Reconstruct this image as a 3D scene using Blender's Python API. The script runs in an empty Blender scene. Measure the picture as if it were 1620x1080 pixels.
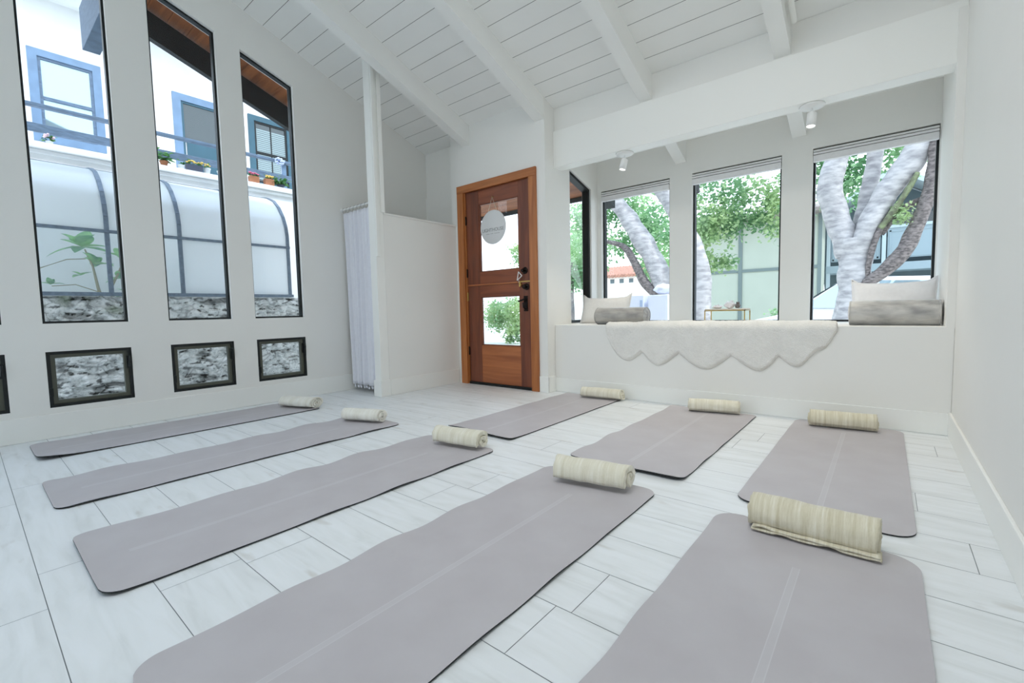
import bpy, bmesh, math, random
from mathutils import Vector, Matrix, noise
rnd = random.Random(7)
C = bpy.context.scene.collection
PI = math.pi

# ------------------------------------------------------------------ helpers
class MB:
    """collects faces, built into ONE mesh object"""
    def __init__(s): s.v = []; s.f = []; s.m = []; s.sm = []; s.uv = {}
    def add(s, vs, fs, mi=0, smooth=False):
        o = len(s.v); s.v += [tuple(v) for v in vs]
        for f in fs:
            s.f.append(tuple(i + o for i in f)); s.m.append(mi); s.sm.append(smooth)
        return s
    def box(s, x0, x1, y0, y1, z0, z1, mi=0):
        v = [(x, y, z) for z in (z0, z1) for y in (y0, y1) for x in (x0, x1)]
        return s.add(v, [(0,2,3,1),(4,5,7,6),(0,1,5,4),(2,6,7,3),(0,4,6,2),(1,3,7,5)], mi)
    def prism(s, axis, a0, a1, pts, mi=0, smooth=False):
        """extrude polygon pts along axis ('x': pts=(y,z), 'y': (x,z), 'z': (x,y))"""
        n = len(pts); v = []
        for a in (a0, a1):
            for p in pts:
                v.append({'x': (a, p[0], p[1]), 'y': (p[0], a, p[1]), 'z': (p[0], p[1], a)}[axis])
        fs = [tuple(range(n)), tuple(range(2*n-1, n-1, -1))]
        s.add(v, fs, mi)
        s.add(v, [(i, (i+1) % n, n+(i+1) % n, n+i) for i in range(n)], mi, smooth)
        return s
    def tube(s, pts, rad, n=10, mi=0, bump=0.0, seed=0.0, smooth=True, caps=True):
        pts = [Vector(p) for p in pts]
        if not hasattr(rad, '__len__'): rad = [rad]*len(pts)
        rings = []; up = Vector((0.12, 0.93, 0.31)).normalized()
        for i, p in enumerate(pts):
            d = (pts[min(i+1, len(pts)-1)] - pts[max(i-1, 0)]).normalized()
            a = d.cross(up)
            if a.length < .05: a = d.cross(Vector((1, 0, 0)))
            a.normalize(); b = d.cross(a).normalized(); r = []
            for k in range(n):
                t = 2*PI*k/n; q = p + (a*math.cos(t) + b*math.sin(t))*rad[i]
                if bump: q += (q-p)*bump*noise.noise(q*4 + Vector((seed, 0, 0)))
                r.append(q)
            rings.append(r)
        v = [q for r in rings for q in r]
        fs = [(i*n+k, i*n+(k+1) % n, (i+1)*n+(k+1) % n, (i+1)*n+k) for i in range(len(pts)-1) for k in range(n)]
        s.add(v, fs, mi, smooth)
        if caps: s.add(rings[0]+rings[-1], [tuple(range(n-1, -1, -1)), tuple(range(n, 2*n))], mi)
        return s
    def lathe(s, prof, n=24, c=(0, 0, 0), axis='z', mi=0, smooth=True):
        v = []
        for r, h in prof:
            for k in range(n):
                t = 2*PI*k/n; a, b = r*math.cos(t), r*math.sin(t)
                q = {'z': (a, b, h), 'y': (a, h, b), 'x': (h, a, b)}[axis]
                v.append((q[0]+c[0], q[1]+c[1], q[2]+c[2]))
        fs = [(i*n+k, i*n+(k+1) % n, (i+1)*n+(k+1) % n, (i+1)*n+k) for i in range(len(prof)-1) for k in range(n)]
        return s.add(v, fs, mi, smooth)
    def grid(s, nu, nv, fn, mi=0, smooth=True):
        v = [fn(i/nu, j/nv) for j in range(nv+1) for i in range(nu+1)]
        fs = [(j*(nu+1)+i, j*(nu+1)+i+1, (j+1)*(nu+1)+i+1, (j+1)*(nu+1)+i) for j in range(nv) for i in range(nu)]
        return s.add(v, fs, mi, smooth)
    def ball(s, c, rx, ry, rz, nu=16, nv=10, mi=0, bump=0, seed=0):
        def fn(u, v):
            t = u*2*PI; p = v*PI
            d = Vector((math.sin(p)*math.cos(t), math.sin(p)*math.sin(t), math.cos(p)))
            k = 1 + (bump*noise.noise(d*2.3 + Vector((seed, 1, 2))) if bump else 0)
            return (c[0]+d.x*rx*k, c[1]+d.y*ry*k, c[2]+d.z*rz*k)
        return s.grid(nu, nv, fn, mi)
    def build(s, name, mats, parent=None, recalc=True, weld=False):
        me = bpy.data.meshes.new(name); me.from_pydata(s.v, [], s.f)
        if not isinstance(mats, (list, tuple)): mats = [mats]
        for m in mats: me.materials.append(m)
        me.polygons.foreach_set('material_index', s.m); me.polygons.foreach_set('use_smooth', s.sm)
        if recalc or weld:
            bm = bmesh.new(); bm.from_mesh(me)
            if weld: bmesh.ops.remove_doubles(bm, verts=bm.verts, dist=1e-5)
            if recalc: bmesh.ops.recalc_face_normals(bm, faces=bm.faces)
            bm.to_mesh(me); bm.free()
        me.update()
        o = bpy.data.objects.new(name, me); C.objects.link(o)
        if parent: o.parent = parent
        return o

def tag(o, label=None, cat=None, group=None, kind=None):
    if label: o['label'] = label
    if cat: o['category'] = cat
    if group: o['group'] = group
    if kind: o['kind'] = kind
    return o
def struct(o): o['kind'] = 'structure'; return o
def empty(name, loc=(0, 0, 0), rz=0):
    o = bpy.data.objects.new(name, None); C.objects.link(o); o.location = loc; o.rotation_euler = (0, 0, rz)
    o.empty_display_size = .05
    return o
def bevel(o, w=.003, seg=2):
    m = o.modifiers.new('bevel', 'BEVEL'); m.width = w; m.segments = seg; m.limit_method = 'ANGLE'; return o

# ------------------------------------------------------------------ materials
def srgb(r, g, b):
    f = lambda c: (c/255/12.92) if c/255 <= .04045 else ((c/255+.055)/1.055)**2.4
    return (f(r), f(g), f(b), 1)
def mat(name, col, rough=.5, spec=.5, metal=0, noise_amt=0, noise_scale=8, bump=0, bump_scale=40, stretch=None, col2=None, emit=None):
    m = bpy.data.materials.new(name); m.use_nodes = True; nt = m.node_tree; b = nt.nodes['Principled BSDF']
    b.inputs['Base Color'].default_value = col; b.inputs['Roughness'].default_value = rough
    b.inputs['Metallic'].default_value = metal; b.inputs['Specular IOR Level'].default_value = spec
    tc = nt.nodes.new('ShaderNodeTexCoord'); mp = nt.nodes.new('ShaderNodeMapping'); nt.links.new(tc.outputs['Object'], mp.inputs[0])
    if stretch: mp.inputs['Scale'].default_value = stretch
    if noise_amt or col2:
        n = nt.nodes.new('ShaderNodeTexNoise'); n.inputs['Scale'].default_value = noise_scale; n.inputs['Detail'].default_value = 6
        nt.links.new(mp.outputs[0], n.inputs['Vector'])
        r = nt.nodes.new('ShaderNodeValToRGB'); nt.links.new(n.outputs[0], r.inputs[0])
        r.color_ramp.elements[0].position = .35; r.color_ramp.elements[1].position = .65
        c2 = col2 or tuple(c*(1-noise_amt) for c in col[:3])+(1,)
        r.color_ramp.elements[0].color = c2; r.color_ramp.elements[1].color = col
        nt.links.new(r.outputs[0], b.inputs['Base Color'])
    if bump:
        n2 = nt.nodes.new('ShaderNodeTexNoise'); n2.inputs['Scale'].default_value = bump_scale; n2.inputs['Detail'].default_value = 4
        nt.links.new(mp.outputs[0], n2.inputs['Vector'])
        bp = nt.nodes.new('ShaderNodeBump'); bp.inputs['Strength'].default_value = bump; bp.inputs['Distance'].default_value = .01
        nt.links.new(n2.outputs[0], bp.inputs['Height']); nt.links.new(bp.outputs[0], b.inputs['Normal'])
    if emit:
        b.inputs['Emission Color'].default_value = emit[0]; b.inputs['Emission Strength'].default_value = emit[1]
    return m

M = {}
M['wall'] = mat('wall_paint', srgb(239, 238, 234), .6, .25, noise_amt=.02, noise_scale=1.5, bump=.03, bump_scale=60)
M['ceil'] = mat('ceiling_paint', srgb(243, 243, 240), .55, .3, noise_amt=.025, noise_scale=2.5)
M['trim'] = mat('trim_paint', srgb(243, 243, 239), .4, .4)
M['groove'] = mat('groove_shadow', srgb(96, 98, 96), .8)
M['blackmetal'] = mat('black_metal', srgb(22, 27, 28), .4, .5, metal=.3)
M['olive'] = mat('olive_frame', srgb(82, 84, 72), .45)
M['white'] = mat('white_plastic', srgb(238, 238, 236), .35)
M['iron'] = mat('oiled_bronze', srgb(40, 34, 32), .3, metal=.8)
M['brass'] = mat('brass', srgb(190, 160, 95), .28, metal=1)
M['darkfascia'] = mat('dark_fascia', srgb(30, 36, 38), .6, noise_amt=.3, noise_scale=20)
M['blueblack'] = mat('weathered_blue_timber', srgb(104, 126, 150), .6, noise_amt=.3, noise_scale=14, stretch=(1, 1, 4))
M['stucco'] = mat('white_stucco', srgb(246, 247, 246), .85, .1, noise_amt=.04, noise_scale=6, bump=.15, bump_scale=30)
M['houseblue'] = mat('house_blue_trim', srgb(118, 146, 176), .5, noise_amt=.15, noise_scale=10)
M['houseteal'] = mat('house_teal_trim', srgb(56, 96, 112), .5, noise_amt=.15, noise_scale=10)

def wood(name, c1, c2, grain='z', scale=9, rough=.35):
    m = bpy.data.materials.new(name); m.use_nodes = True; nt = m.node_tree; b = nt.nodes['Principled BSDF']
    tc = nt.nodes.new('ShaderNodeTexCoord'); mp = nt.nodes.new('ShaderNodeMapping'); nt.links.new(tc.outputs['Object'], mp.inputs[0])
    st = {'x': (.7, 9, 9), 'y': (9, .7, 9), 'z': (9, 9, .7)}[grain]; mp.inputs['Scale'].default_value = st
    n = nt.nodes.new('ShaderNodeTexNoise'); n.inputs['Scale'].default_value = scale/9*2.2; n.inputs['Detail'].default_value = 7; n.inputs['Distortion'].default_value = .6
    nt.links.new(mp.outputs[0], n.inputs['Vector'])
    r = nt.nodes.new('ShaderNodeValToRGB'); nt.links.new(n.outputs[0], r.inputs[0])
    r.color_ramp.elements[0].position = .32; r.color_ramp.elements[1].position = .68
    r.color_ramp.elements[0].color = c1; r.color_ramp.elements[1].color = c2
    nt.links.new(r.outputs[0], b.inputs['Base Color']); b.inputs['Roughness'].default_value = rough
    bp = nt.nodes.new('ShaderNodeBump'); bp.inputs['Strength'].default_value = .06; nt.links.new(n.outputs[0], bp.inputs['Height']); nt.links.new(bp.outputs[0], b.inputs['Normal'])
    return m
M['casing'] = wood('door_casing_wood', srgb(158, 92, 46), srgb(190, 120, 66), 'z')
M['casing_h'] = wood('door_casing_head_wood', srgb(158, 92, 46), srgb(190, 120, 66), 'x')
M['stile'] = wood('door_stile_wood', srgb(98, 50, 34), srgb(132, 72, 46), 'z')
M['railw'] = wood('door_rail_wood', srgb(116, 60, 38), srgb(152, 84, 52), 'x')
M['panelw'] = wood('door_panel_wood', srgb(150, 84, 48), srgb(190, 116, 68), 'x', 7)
M['soffit'] = wood('soffit_boards', srgb(120, 66, 34), srgb(178, 108, 62), 'x', 8, .5)

def floor_mat():
    m = bpy.data.materials.new('pale_plank_floor'); m.use_nodes = True; nt = m.node_tree; b = nt.nodes['Principled BSDF']; L = nt.links
    uv = nt.nodes.new('ShaderNodeUVMap'); uv.uv_map = 'planks'
    mp = nt.nodes.new('ShaderNodeMapping'); mp.inputs['Scale'].default_value = (1.6, 11, 1); L.new(uv.outputs[0], mp.inputs[0])
    n = nt.nodes.new('ShaderNodeTexNoise'); n.inputs['Scale'].default_value = 1.6; n.inputs['Detail'].default_value = 8; n.inputs['Distortion'].default_value = .9
    L.new(mp.outputs[0], n.inputs['Vector'])
    r = nt.nodes.new('ShaderNodeValToRGB'); L.new(n.outputs[0], r.inputs[0])
    e = r.color_ramp.elements; e[0].position = .22; e[0].color = srgb(216, 219, 219); e[1].position = .62; e[1].color = srgb(233, 236, 238)
    k = r.color_ramp.elements.new(.44); k.color = srgb(228, 231, 232)
    # knots and smudges
    mp2 = nt.nodes.new('ShaderNodeMapping'); mp2.inputs['Scale'].default_value = (3, 9, 1); L.new(uv.outputs[0], mp2.inputs[0])
    n2 = nt.nodes.new('ShaderNodeTexNoise'); n2.inputs['Scale'].default_value = 1.3; n2.inputs['Detail'].default_value = 3; L.new(mp2.outputs[0], n2.inputs['Vector'])
    r2 = nt.nodes.new('ShaderNodeValToRGB'); L.new(n2.outputs[0], r2.inputs[0])
    r2.color_ramp.elements[0].position = .64; r2.color_ramp.elements[0].color = (1, 1, 1, 1)
    r2.color_ramp.elements[1].position = .82; r2.color_ramp.elements[1].color = srgb(222, 216, 208)
    mx = nt.nodes.new('ShaderNodeMix'); mx.data_type = 'RGBA'; mx.blend_type = 'MULTIPLY'; mx.inputs[0].default_value = 1
    L.new(r.outputs[0], mx.inputs[6]); L.new(r2.outputs[0], mx.inputs[7]); L.new(mx.outputs[2], b.inputs['Base Color'])
    b.inputs['Roughness'].default_value = .42; b.inputs['Specular IOR Level'].default_value = .5
    bp = nt.nodes.new('ShaderNodeBump'); bp.inputs['Strength'].default_value = .05; bp.inputs['Distance'].default_value = .004
    L.new(n.outputs[0], bp.inputs['Height']); L.new(bp.outputs[0], b.inputs['Normal'])
    return m
M['floor'] = floor_mat()
M['floorgap'] = mat('floor_joint', srgb(150, 156, 160), .8)

def glass_mat(name, tint=(1, 1, 1, 1), refl=.08, rough=0.0, milk=0.0, milkcol=(.8, .9, .95, 1)):
    m = bpy.data.materials.new(name); m.use_nodes = True; nt = m.node_tree; L = nt.links
    nt.nodes.remove(nt.nodes['Principled BSDF']); out = nt.nodes['Material Output']
    t = nt.nodes.new('ShaderNodeBsdfTransparent'); t.inputs[0].default_value = tint
    g = nt.nodes.new('ShaderNodeBsdfGlossy'); g.inputs['Roughness'].default_value = rough
    mx = nt.nodes.new('ShaderNodeMixShader'); lw = nt.nodes.new('ShaderNodeLayerWeight'); lw.inputs[0].default_value = .25
    mm = nt.nodes.new('ShaderNodeMath'); mm.operation = 'MULTIPLY'; mm.inputs[1].default_value = refl*4
    L.new(lw.outputs['Facing'], mm.inputs[0]); L.new(mm.outputs[0], mx.inputs[0])
    L.new(t.outputs[0], mx.inputs[1]); L.new(g.outputs[0], mx.inputs[2]); last = mx
    if milk:
        d = nt.nodes.new('ShaderNodeBsdfDiffuse'); d.inputs[0].default_value = milkcol
        tl = nt.nodes.new('ShaderNodeBsdfTranslucent'); tl.inputs[0].default_value = milkcol
        a = nt.nodes.new('ShaderNodeAddShader')
        mh = nt.nodes.new('ShaderNodeMixShader'); mh.inputs[0].default_value = .5
        L.new(d.outputs[0], mh.inputs[1]); L.new(tl.outputs[0], mh.inputs[2])
        m2 = nt.nodes.new('ShaderNodeMixShader'); m2.inputs[0].default_value = milk
        L.new(last.outputs[0], m2.inputs[1]); L.new(mh.outputs[0], m2.inputs[2]); last = m2; nt.nodes.remove(a)
    L.new(last.outputs[0], out.inputs[0]); return m
M['glass'] = glass_mat('window_glass', (.985, .99, .99, 1), .05)
M['greenglass'] = glass_mat('greenhouse_glass', (.97, .99, 1, 1), .07, .12, .16, (.9, .95, .97, 1))
M['milkglass'] = glass_mat('greenhouse_milky_glass', (.95, .98, 1, 1), 1.0, .25, .85, (.95, .98, 1, 1))
M['darkglass'] = mat('dark_window_glass', srgb(70, 80, 82), .08, .8)
M['skyglass'] = mat('sky_reflecting_glass', srgb(176, 200, 210), .04, 1.0, metal=.55)

def mat_yoga():
    m = bpy.data.materials.new('mauve_grey_rubber'); m.use_nodes = True; nt = m.node_tree; b = nt.nodes['Principled BSDF']; L = nt.links
    uv = nt.nodes.new('ShaderNodeUVMap'); uv.uv_map = 'mat'
    sp = nt.nodes.new('ShaderNodeSeparateXYZ'); L.new(uv.outputs[0], sp.inputs[0])
    def math_(op, a, bb):
        n = nt.nodes.new('ShaderNodeMath'); n.operation = op
        for i, q in enumerate((a, bb)):
            if q is None: continue
            if isinstance(q, (int, float)): n.inputs[i].default_value = q
            else: L.new(q, n.inputs[i])
        return n.outputs[0]
    # alignment line down the middle (uv in metres from the mat centre line / near end)
    ax = math_('ABSOLUTE', sp.outputs[0], None)
    inside = math_('LESS_THAN', ax, .011)
    edge = math_('MULTIPLY', math_('GREATER_THAN', ax, .0085), inside)
    band = math_('MULTIPLY', inside, math_('GREATER_THAN', sp.outputs[1], .12))
    band = math_('MULTIPLY', band, math_('LESS_THAN', sp.outputs[1], 1.52))
    n = nt.nodes.new('ShaderNodeTexNoise'); n.inputs['Scale'].default_value = 5; n.inputs['Detail'].default_value = 5
    L.new(uv.outputs[0], n.inputs['Vector'])
    r = nt.nodes.new('ShaderNodeValToRGB'); L.new(n.outputs[0], r.inputs[0])
    r.color_ramp.elements[0].position = .3; r.color_ramp.elements[0].color = srgb(184, 179, 182)
    r.color_ramp.elements[1].position = .7; r.color_ramp.elements[1].color = srgb(191, 187, 190)
    mx = nt.nodes.new('ShaderNodeMix'); mx.data_type = 'RGBA'; mx.inputs[7].default_value = srgb(206, 205, 208)
    L.new(r.outputs[0], mx.inputs[6]); L.new(math_('MULTIPLY', band, .26), mx.inputs[0])
    mx2 = nt.nodes.new('ShaderNodeMix'); mx2.data_type = 'RGBA'; mx2.inputs[7].default_value = srgb(214, 213, 216)
    L.new(mx.outputs[2], mx2.inputs[6]); L.new(math_('MULTIPLY', math_('MULTIPLY', edge, band), .3), mx2.inputs[0])
    L.new(mx2.outputs[2], b.inputs['Base Color']); b.inputs['Roughness'].default_value = .55; b.inputs['Specular IOR Level'].default_value = .45
    return m
M['yoga'] = mat_yoga()
M['matunder'] = mat('black_rubber_underside', srgb(38, 42, 44), .7)
M['logo'] = mat('printed_pale_mark', srgb(205, 205, 208), .6)

def blanket_mat(name, c1, c2, c3, xs=60):
    m = bpy.data.materials.new(name); m.use_nodes = True; nt = m.node_tree; b = nt.nodes['Principled BSDF']; L = nt.links
    tc = nt.nodes.new('ShaderNodeTexCoord'); mp = nt.nodes.new('ShaderNodeMapping'); mp.inputs['Scale'].default_value = (xs, 3, 3); L.new(tc.outputs['Object'], mp.inputs[0])
    n = nt.nodes.new('ShaderNodeTexNoise'); n.inputs['Scale'].default_value = 1.4; n.inputs['Detail'].default_value = 5; n.inputs['Roughness'].default_value = .75; L.new(mp.outputs[0], n.inputs['Vector'])
    r = nt.nodes.new('ShaderNodeValToRGB'); L.new(n.outputs[0], r.inputs[0])
    e = r.color_ramp.elements; e[0].position = .32; e[0].color = c2; e[1].position = .6; e[1].color = c1
    k = e.new(.75); k.color = c3
    L.new(r.outputs[0], b.inputs['Base Color']); b.inputs['Roughness'].default_value = .95; b.inputs['Specular IOR Level'].default_value = .1
    b.inputs['Sheen Weight'].default_value = .4; b.inputs['Sheen Roughness'].default_value = .5
    mp2 = nt.nodes.new('ShaderNodeMapping'); mp2.inputs['Scale'].default_value = (xs*4, 60, 60); L.new(tc.outputs['Object'], mp2.inputs[0])
    n2 = nt.nodes.new('ShaderNodeTexNoise'); n2.inputs['Scale'].default_value = 1.5; L.new(mp2.outputs[0], n2.inputs['Vector'])
    bp = nt.nodes.new('ShaderNodeBump'); bp.inputs['Strength'].default_value = .5; bp.inputs['Distance'].default_value = .003
    L.new(n2.outputs[0], bp.inputs['Height']); L.new(bp.outputs[0], b.inputs['Normal'])
    return m
M['blanket_white'] = blanket_mat('off_white_wool', srgb(236, 234, 225), srgb(222, 218, 204), srgb(238, 237, 230), 25)
M['blanket_beige'] = blanket_mat('striped_beige_cotton', srgb(226, 220, 200), srgb(200, 191, 162), srgb(238, 235, 222), 60)
M['blanket_cream'] = blanket_mat('cream_wool', srgb(229, 225, 209), srgb(212, 206, 184), srgb(236, 233, 222), 45)
M['fur'] = mat('white_fur', srgb(246, 244, 239), .95, .1, noise_amt=.06, noise_scale=9, bump=.9, bump_scale=130)
M['linen'] = mat('cream_linen', srgb(233, 231, 228), .9, .15, noise_amt=.05, noise_scale=60, bump=.25, bump_scale=250)
M['whitecotton'] = mat('white_cotton', srgb(241, 240, 241), .9, .15, noise_amt=.03, noise_scale=50, bump=.2, bump_scale=250)
def velvet(name, c, c2):
    m = mat(name, c, .45, .4, noise_amt=.3, noise_scale=7, bump=.5, bump_scale=14, col2=c2, stretch=(1, 2.5, 2.5))
    b = m.node_tree.nodes['Principled BSDF']; b.inputs['Sheen Weight'].default_value = .8; b.inputs['Sheen Roughness'].default_value = .35
    return m
M['velvet'] = velvet('silver_velvet', srgb(200, 198, 194), srgb(150, 149, 148))
M['velvet2'] = velvet('grey_velvet', srgb(176, 173, 168), srgb(140, 138, 136))
M['curtain'] = mat('white_curtain_cloth', srgb(232, 233, 240), .85, .15, noise_amt=.03, noise_scale=30, bump=.3, bump_scale=90)
M['steel'] = mat('brushed_steel', srgb(170, 172, 172), .3, metal=1)

# ------------------------------------------------------------------ room constants (metres)
XL, XR, YREAR = -4.65, .335, -3.0
YD, YB, YU = 3.79, 3.94, 3.965          # door wall, beam face, upper wall / alcove end
XBAY, YBAY = -2.652, 4.85
YSEAT, ZSEAT = 3.925, .69
cz = lambda y: 4.350 - .3727*y          # sloping ceiling

# ------------------------------------------------------------------ floor
def make_floor():
    b = MB(); uvs = []
    P = .2313; y0 = .1105
    joints = {3: [-.71], 8: [.247], -1: [-1.89], 0: [-2.175], 5: [-1.61], 9: [-1.6], 13: [-.60], 14: [-2.2], 2: [-2.9], 4: [-3.1], 6: [-2.75], 7: [-3.3]}
    r = random.Random(3); g = .0011
    for k in range(-14, 17):
        ya, yb = y0 + P*k + g, y0 + P*(k+1) - g
        j = list(joints.get(k, [r.uniform(-4.5, -3.3)]))
        xs = [j[0]]
        while xs[-1] < .5: xs.append(xs[-1] + 1.22)
        x = j[0]
        while x > -4.8: x -= 1.22; xs.insert(0, x)
        for a, c in zip(xs[:-1], xs[1:]):
            a2, c2 = max(a, -4.72)+g, min(c, .36)-g
            if c2-a2 < .01: continue
            if ya > 4.1: continue
            b.add([(a2, ya, 0), (c2, ya, 0), (c2, yb, 0), (a2, yb, 0)], [(0, 1, 2, 3)])
            ox, oy = r.uniform(0, 40), r.uniform(0, 40)
            uvs += [(ox+a2, oy+ya), (ox+c2, oy+ya), (ox+c2, oy+yb), (ox+a2, oy+yb)]
    n = len(b.f)
    b.box(-4.75, .45, -3.1, 4.1, -.12, -.0025, 1)
    o = b.build('floor', [M['floor'], M['floorgap']], recalc=False)
    uvl = o.data.uv_layers.new(name='planks')
    for i, q in enumerate(uvs): uvl.data[i].uv = q
    struct(o)
make_floor()

# ------------------------------------------------------------------ ceiling boards + roof
SKX0, SKX1, SKY0, SKY1 = -3.1, -.15, -2.7, -.9      # unseen skylight added behind the viewer to light the room
def spans(ya, yb, x0, x1):
    return [(x0, SKX0), (SKX1, x1)] if (ya < SKY1 and yb > SKY0) else [(x0, x1)]
def ysplit(ya, yb):
    c = [ya] + [q for q in (SKY0, SKY1) if ya < q < yb] + [yb]; return list(zip(c[:-1], c[1:]))
b = MB(); P = .1625; y = YU + P*6
while y > YREAR-.1:
    ya, yb = y-P+.0017, y-.0017
    for ya_, yb_ in ysplit(ya, yb):
        x0 = XL-.02 if y < YU+.05 else XBAY-.05
        for xa, xb in spans((ya_+yb_)/2, (ya_+yb_)/2, x0, XR+.05):
            b.add([(xa, ya_, cz(ya_)), (xb, ya_, cz(ya_)), (xb, yb_, cz(yb_)), (xa, yb_, cz(yb_))], [(0, 1, 2, 3)], 0)
    y -= P
for ya, yb in ysplit(YREAR-.1, YU+.1):
    for xa, xb in spans((ya+yb)/2, (ya+yb)/2, XL-.02, XR+.05):
        b.prism('x', xa, xb, [(ya, cz(ya)+.006), (yb, cz(yb)+.006), (yb, cz(yb)+.02), (ya, cz(ya)+.02)], 1)
b.prism('x', XBAY-.05, XR+.05, [(YU+.1, cz(YU+.1)+.006), (YBAY+.06, cz(YBAY+.06)+.006), (YBAY+.06, cz(YBAY+.06)+.02), (YU+.1, cz(YU+.1)+.02)], 1)
struct(b.build('ceiling', [M['ceil'], M['groove']], recalc=False))
# roof deck with board soffit outside
b = MB(); y = 5.42
while y > -3.6:
    ya, yb = y-P+.002, y-.002
    for xa, xb in ((-5.7, XL-.12), (XL-.12, 1.2)):
        if xa > -5 and y < YU+.15: continue
        if xa < -5 and y < -.9: continue
        z0 = .026
        b.prism('x', xa, xb, [(ya, cz(ya)+z0), (yb, cz(yb)+z0), (yb, cz(yb)+.05), (ya, cz(ya)+.05)], 0)
    y -= P
for ya, yb in ((-3.6, SKY0), (SKY0, SKY1), (SKY1, 5.42)):
    for xa, xb in spans((ya+yb)/2, (ya+yb)/2, -5.7 if ya >= SKY1 else XL-.2, 1.2):
        b.prism('x', xa, xb, [(ya, cz(ya)+.05), (yb, cz(yb)+.05), (yb, cz(yb)+.2), (ya, cz(ya)+.2)], 1)
tag(struct(b.build('roof', [M['soffit'], M['darkfascia']])), 'brown boarded soffit of the roof overhang')
b = MB(); e = .03
for xa, xb, ya, yb in ((SKX0, SKX0+e, SKY0, SKY1), (SKX1-e, SKX1, SKY0, SKY1), (SKX0, SKX1, SKY0, SKY0+e), (SKX0, SKX1, SKY1-e, SKY1), ((SKX0+SKX1)/2-.02, (SKX0+SKX1)/2+.02, SKY0, SKY1)):
    b.prism('x', xa, xb, [(ya, cz(ya)), (yb, cz(yb)), (yb, cz(yb)+.22), (ya, cz(ya)+.22)])
sk = struct(b.build('window_90', M['trim']))
b = MB(); b.prism('x', SKX0+.03, SKX1-.03, [(SKY0, cz(SKY0)+.19), (SKY1, cz(SKY1)+.19), (SKY1, cz(SKY1)+.195), (SKY0, cz(SKY0)+.195)]); b.build('pane', M['glass'], sk)
# rafters
def rafter(n, x0, x1, y0, y1, off=.21, m='ceil', nm=None):
    b = MB(); b.prism('x', x0, x1, [(y0, cz(y0)), (y1, cz(y1)), (y1, cz(y1)-off), (y0, cz(y0)-off)])
    o = b.build(nm or 'trim_%d' % n, M[m]); bevel(o, .004); struct(o); return o
rafter(1, -3.80, -3.685, YREAR, YD+.02)
rafter(2, -2.77, -2.655, YREAR, YD+.02)
rafter(3, -1.735, -1.625, YREAR, YBAY)
rafter(4, -.69, -.582, YREAR, YBAY)
# exposed tails outside, dark
for i, (x0, x1) in enumerate(((-2.82, -2.70), (-1.77, -1.66), (-.74, -.64), (-3.80, -3.685))):
    o = rafter(20+i, x0, x1, 4.99 if i < 3 else 4.0, 5.40, .215, 'darkfascia')
# eave fascia, barge rafter and outlooker beam of the gable overhang
b = MB(); b.box(-5.7, 1.2, 5.42, 5.46, cz(5.42)-.03, cz(5.42)+.2); struct(b.build('trim_30', M['darkfascia']))
b = MB(); b.prism('x', -5.70, -5.63, [(-.9, cz(-.9)), (5.42, cz(5.42)), (5.42, cz(5.42)-.25), (-.9, cz(-.9)-.25)]); struct(b.build('trim_31', M['darkfascia']))
b = MB(); b.box(-5.62, XL-.1, .86, .98, 3.26, 3.62); struct(bevel(b.build('trim_32', M['blueblack'])))

# ------------------------------------------------------------------ left wall with slanted-top windows
WIN = [(-2.50, -1.98), (-1.76, -1.28), (-1.03, -.55), (-.315, .181), (.376, .858), (1.118, 1.600), (1.798, 2.272)]  # first opening is out of view, added for more daylight
ztop = lambda y: 3.915 - .342*y
def left_wall():
    b = MB(); T = .12; x0, x1 = XL-T, XL
    def col(ya, yb, za=None, zb=None): # solid column pieces
        b.prism('x', x0, x1, [(ya, 0), (yb, 0), (yb, cz(yb)+.02), (ya, cz(ya)+.02)])
    y = YREAR
    for (ya, yb) in WIN:
        col(y, ya)
        b.box(x0, x1, ya, yb, 0, .218); b.box(x0, x1, ya, yb, .624, .828)
        b.prism('x', x0, x1, [(ya, ztop(ya)), (yb, ztop(yb)), (yb, cz(yb)+.02), (ya, cz(ya)+.02)])
        y = yb
    col(y, YU+.02)
    struct(b.build('wall_left', M['wall'], weld=True))
left_wall()
def frame_poly(b, x0, x1, pts, w, mi=0):
    """rectangular-ish frame in a YZ plane: pts outline quad, inset w"""
    c = Vector((sum(p[0] for p in pts)/4, sum(p[1] for p in pts)/4))
    n = len(pts); P2 = [Vector(p) for p in pts]; ins = []
    for i in range(n):
        p, a, q = P2[i-1], P2[i], P2[(i+1) % n]
        d1 = (a-p).normalized(); d2 = (q-a).normalized()
        n1 = Vector((-d1.y, d1.x)); n2 = Vector((-d2.y, d2.x))
        if n1.dot(c-a) < 0: n1 = -n1
        if n2.dot(c-a) < 0: n2 = -n2
        bis = (n1+n2); ins.append(a + bis*(w/(1+n1.dot(n2))))
    for i in range(n):
        j = (i+1) % n
        b.prism('x', x0, x1, [tuple(P2[i]), tuple(P2[j]), tuple(ins[j]), tuple(ins[i])], mi)
    return [tuple(p) for p in ins]
wn = 1
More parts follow.
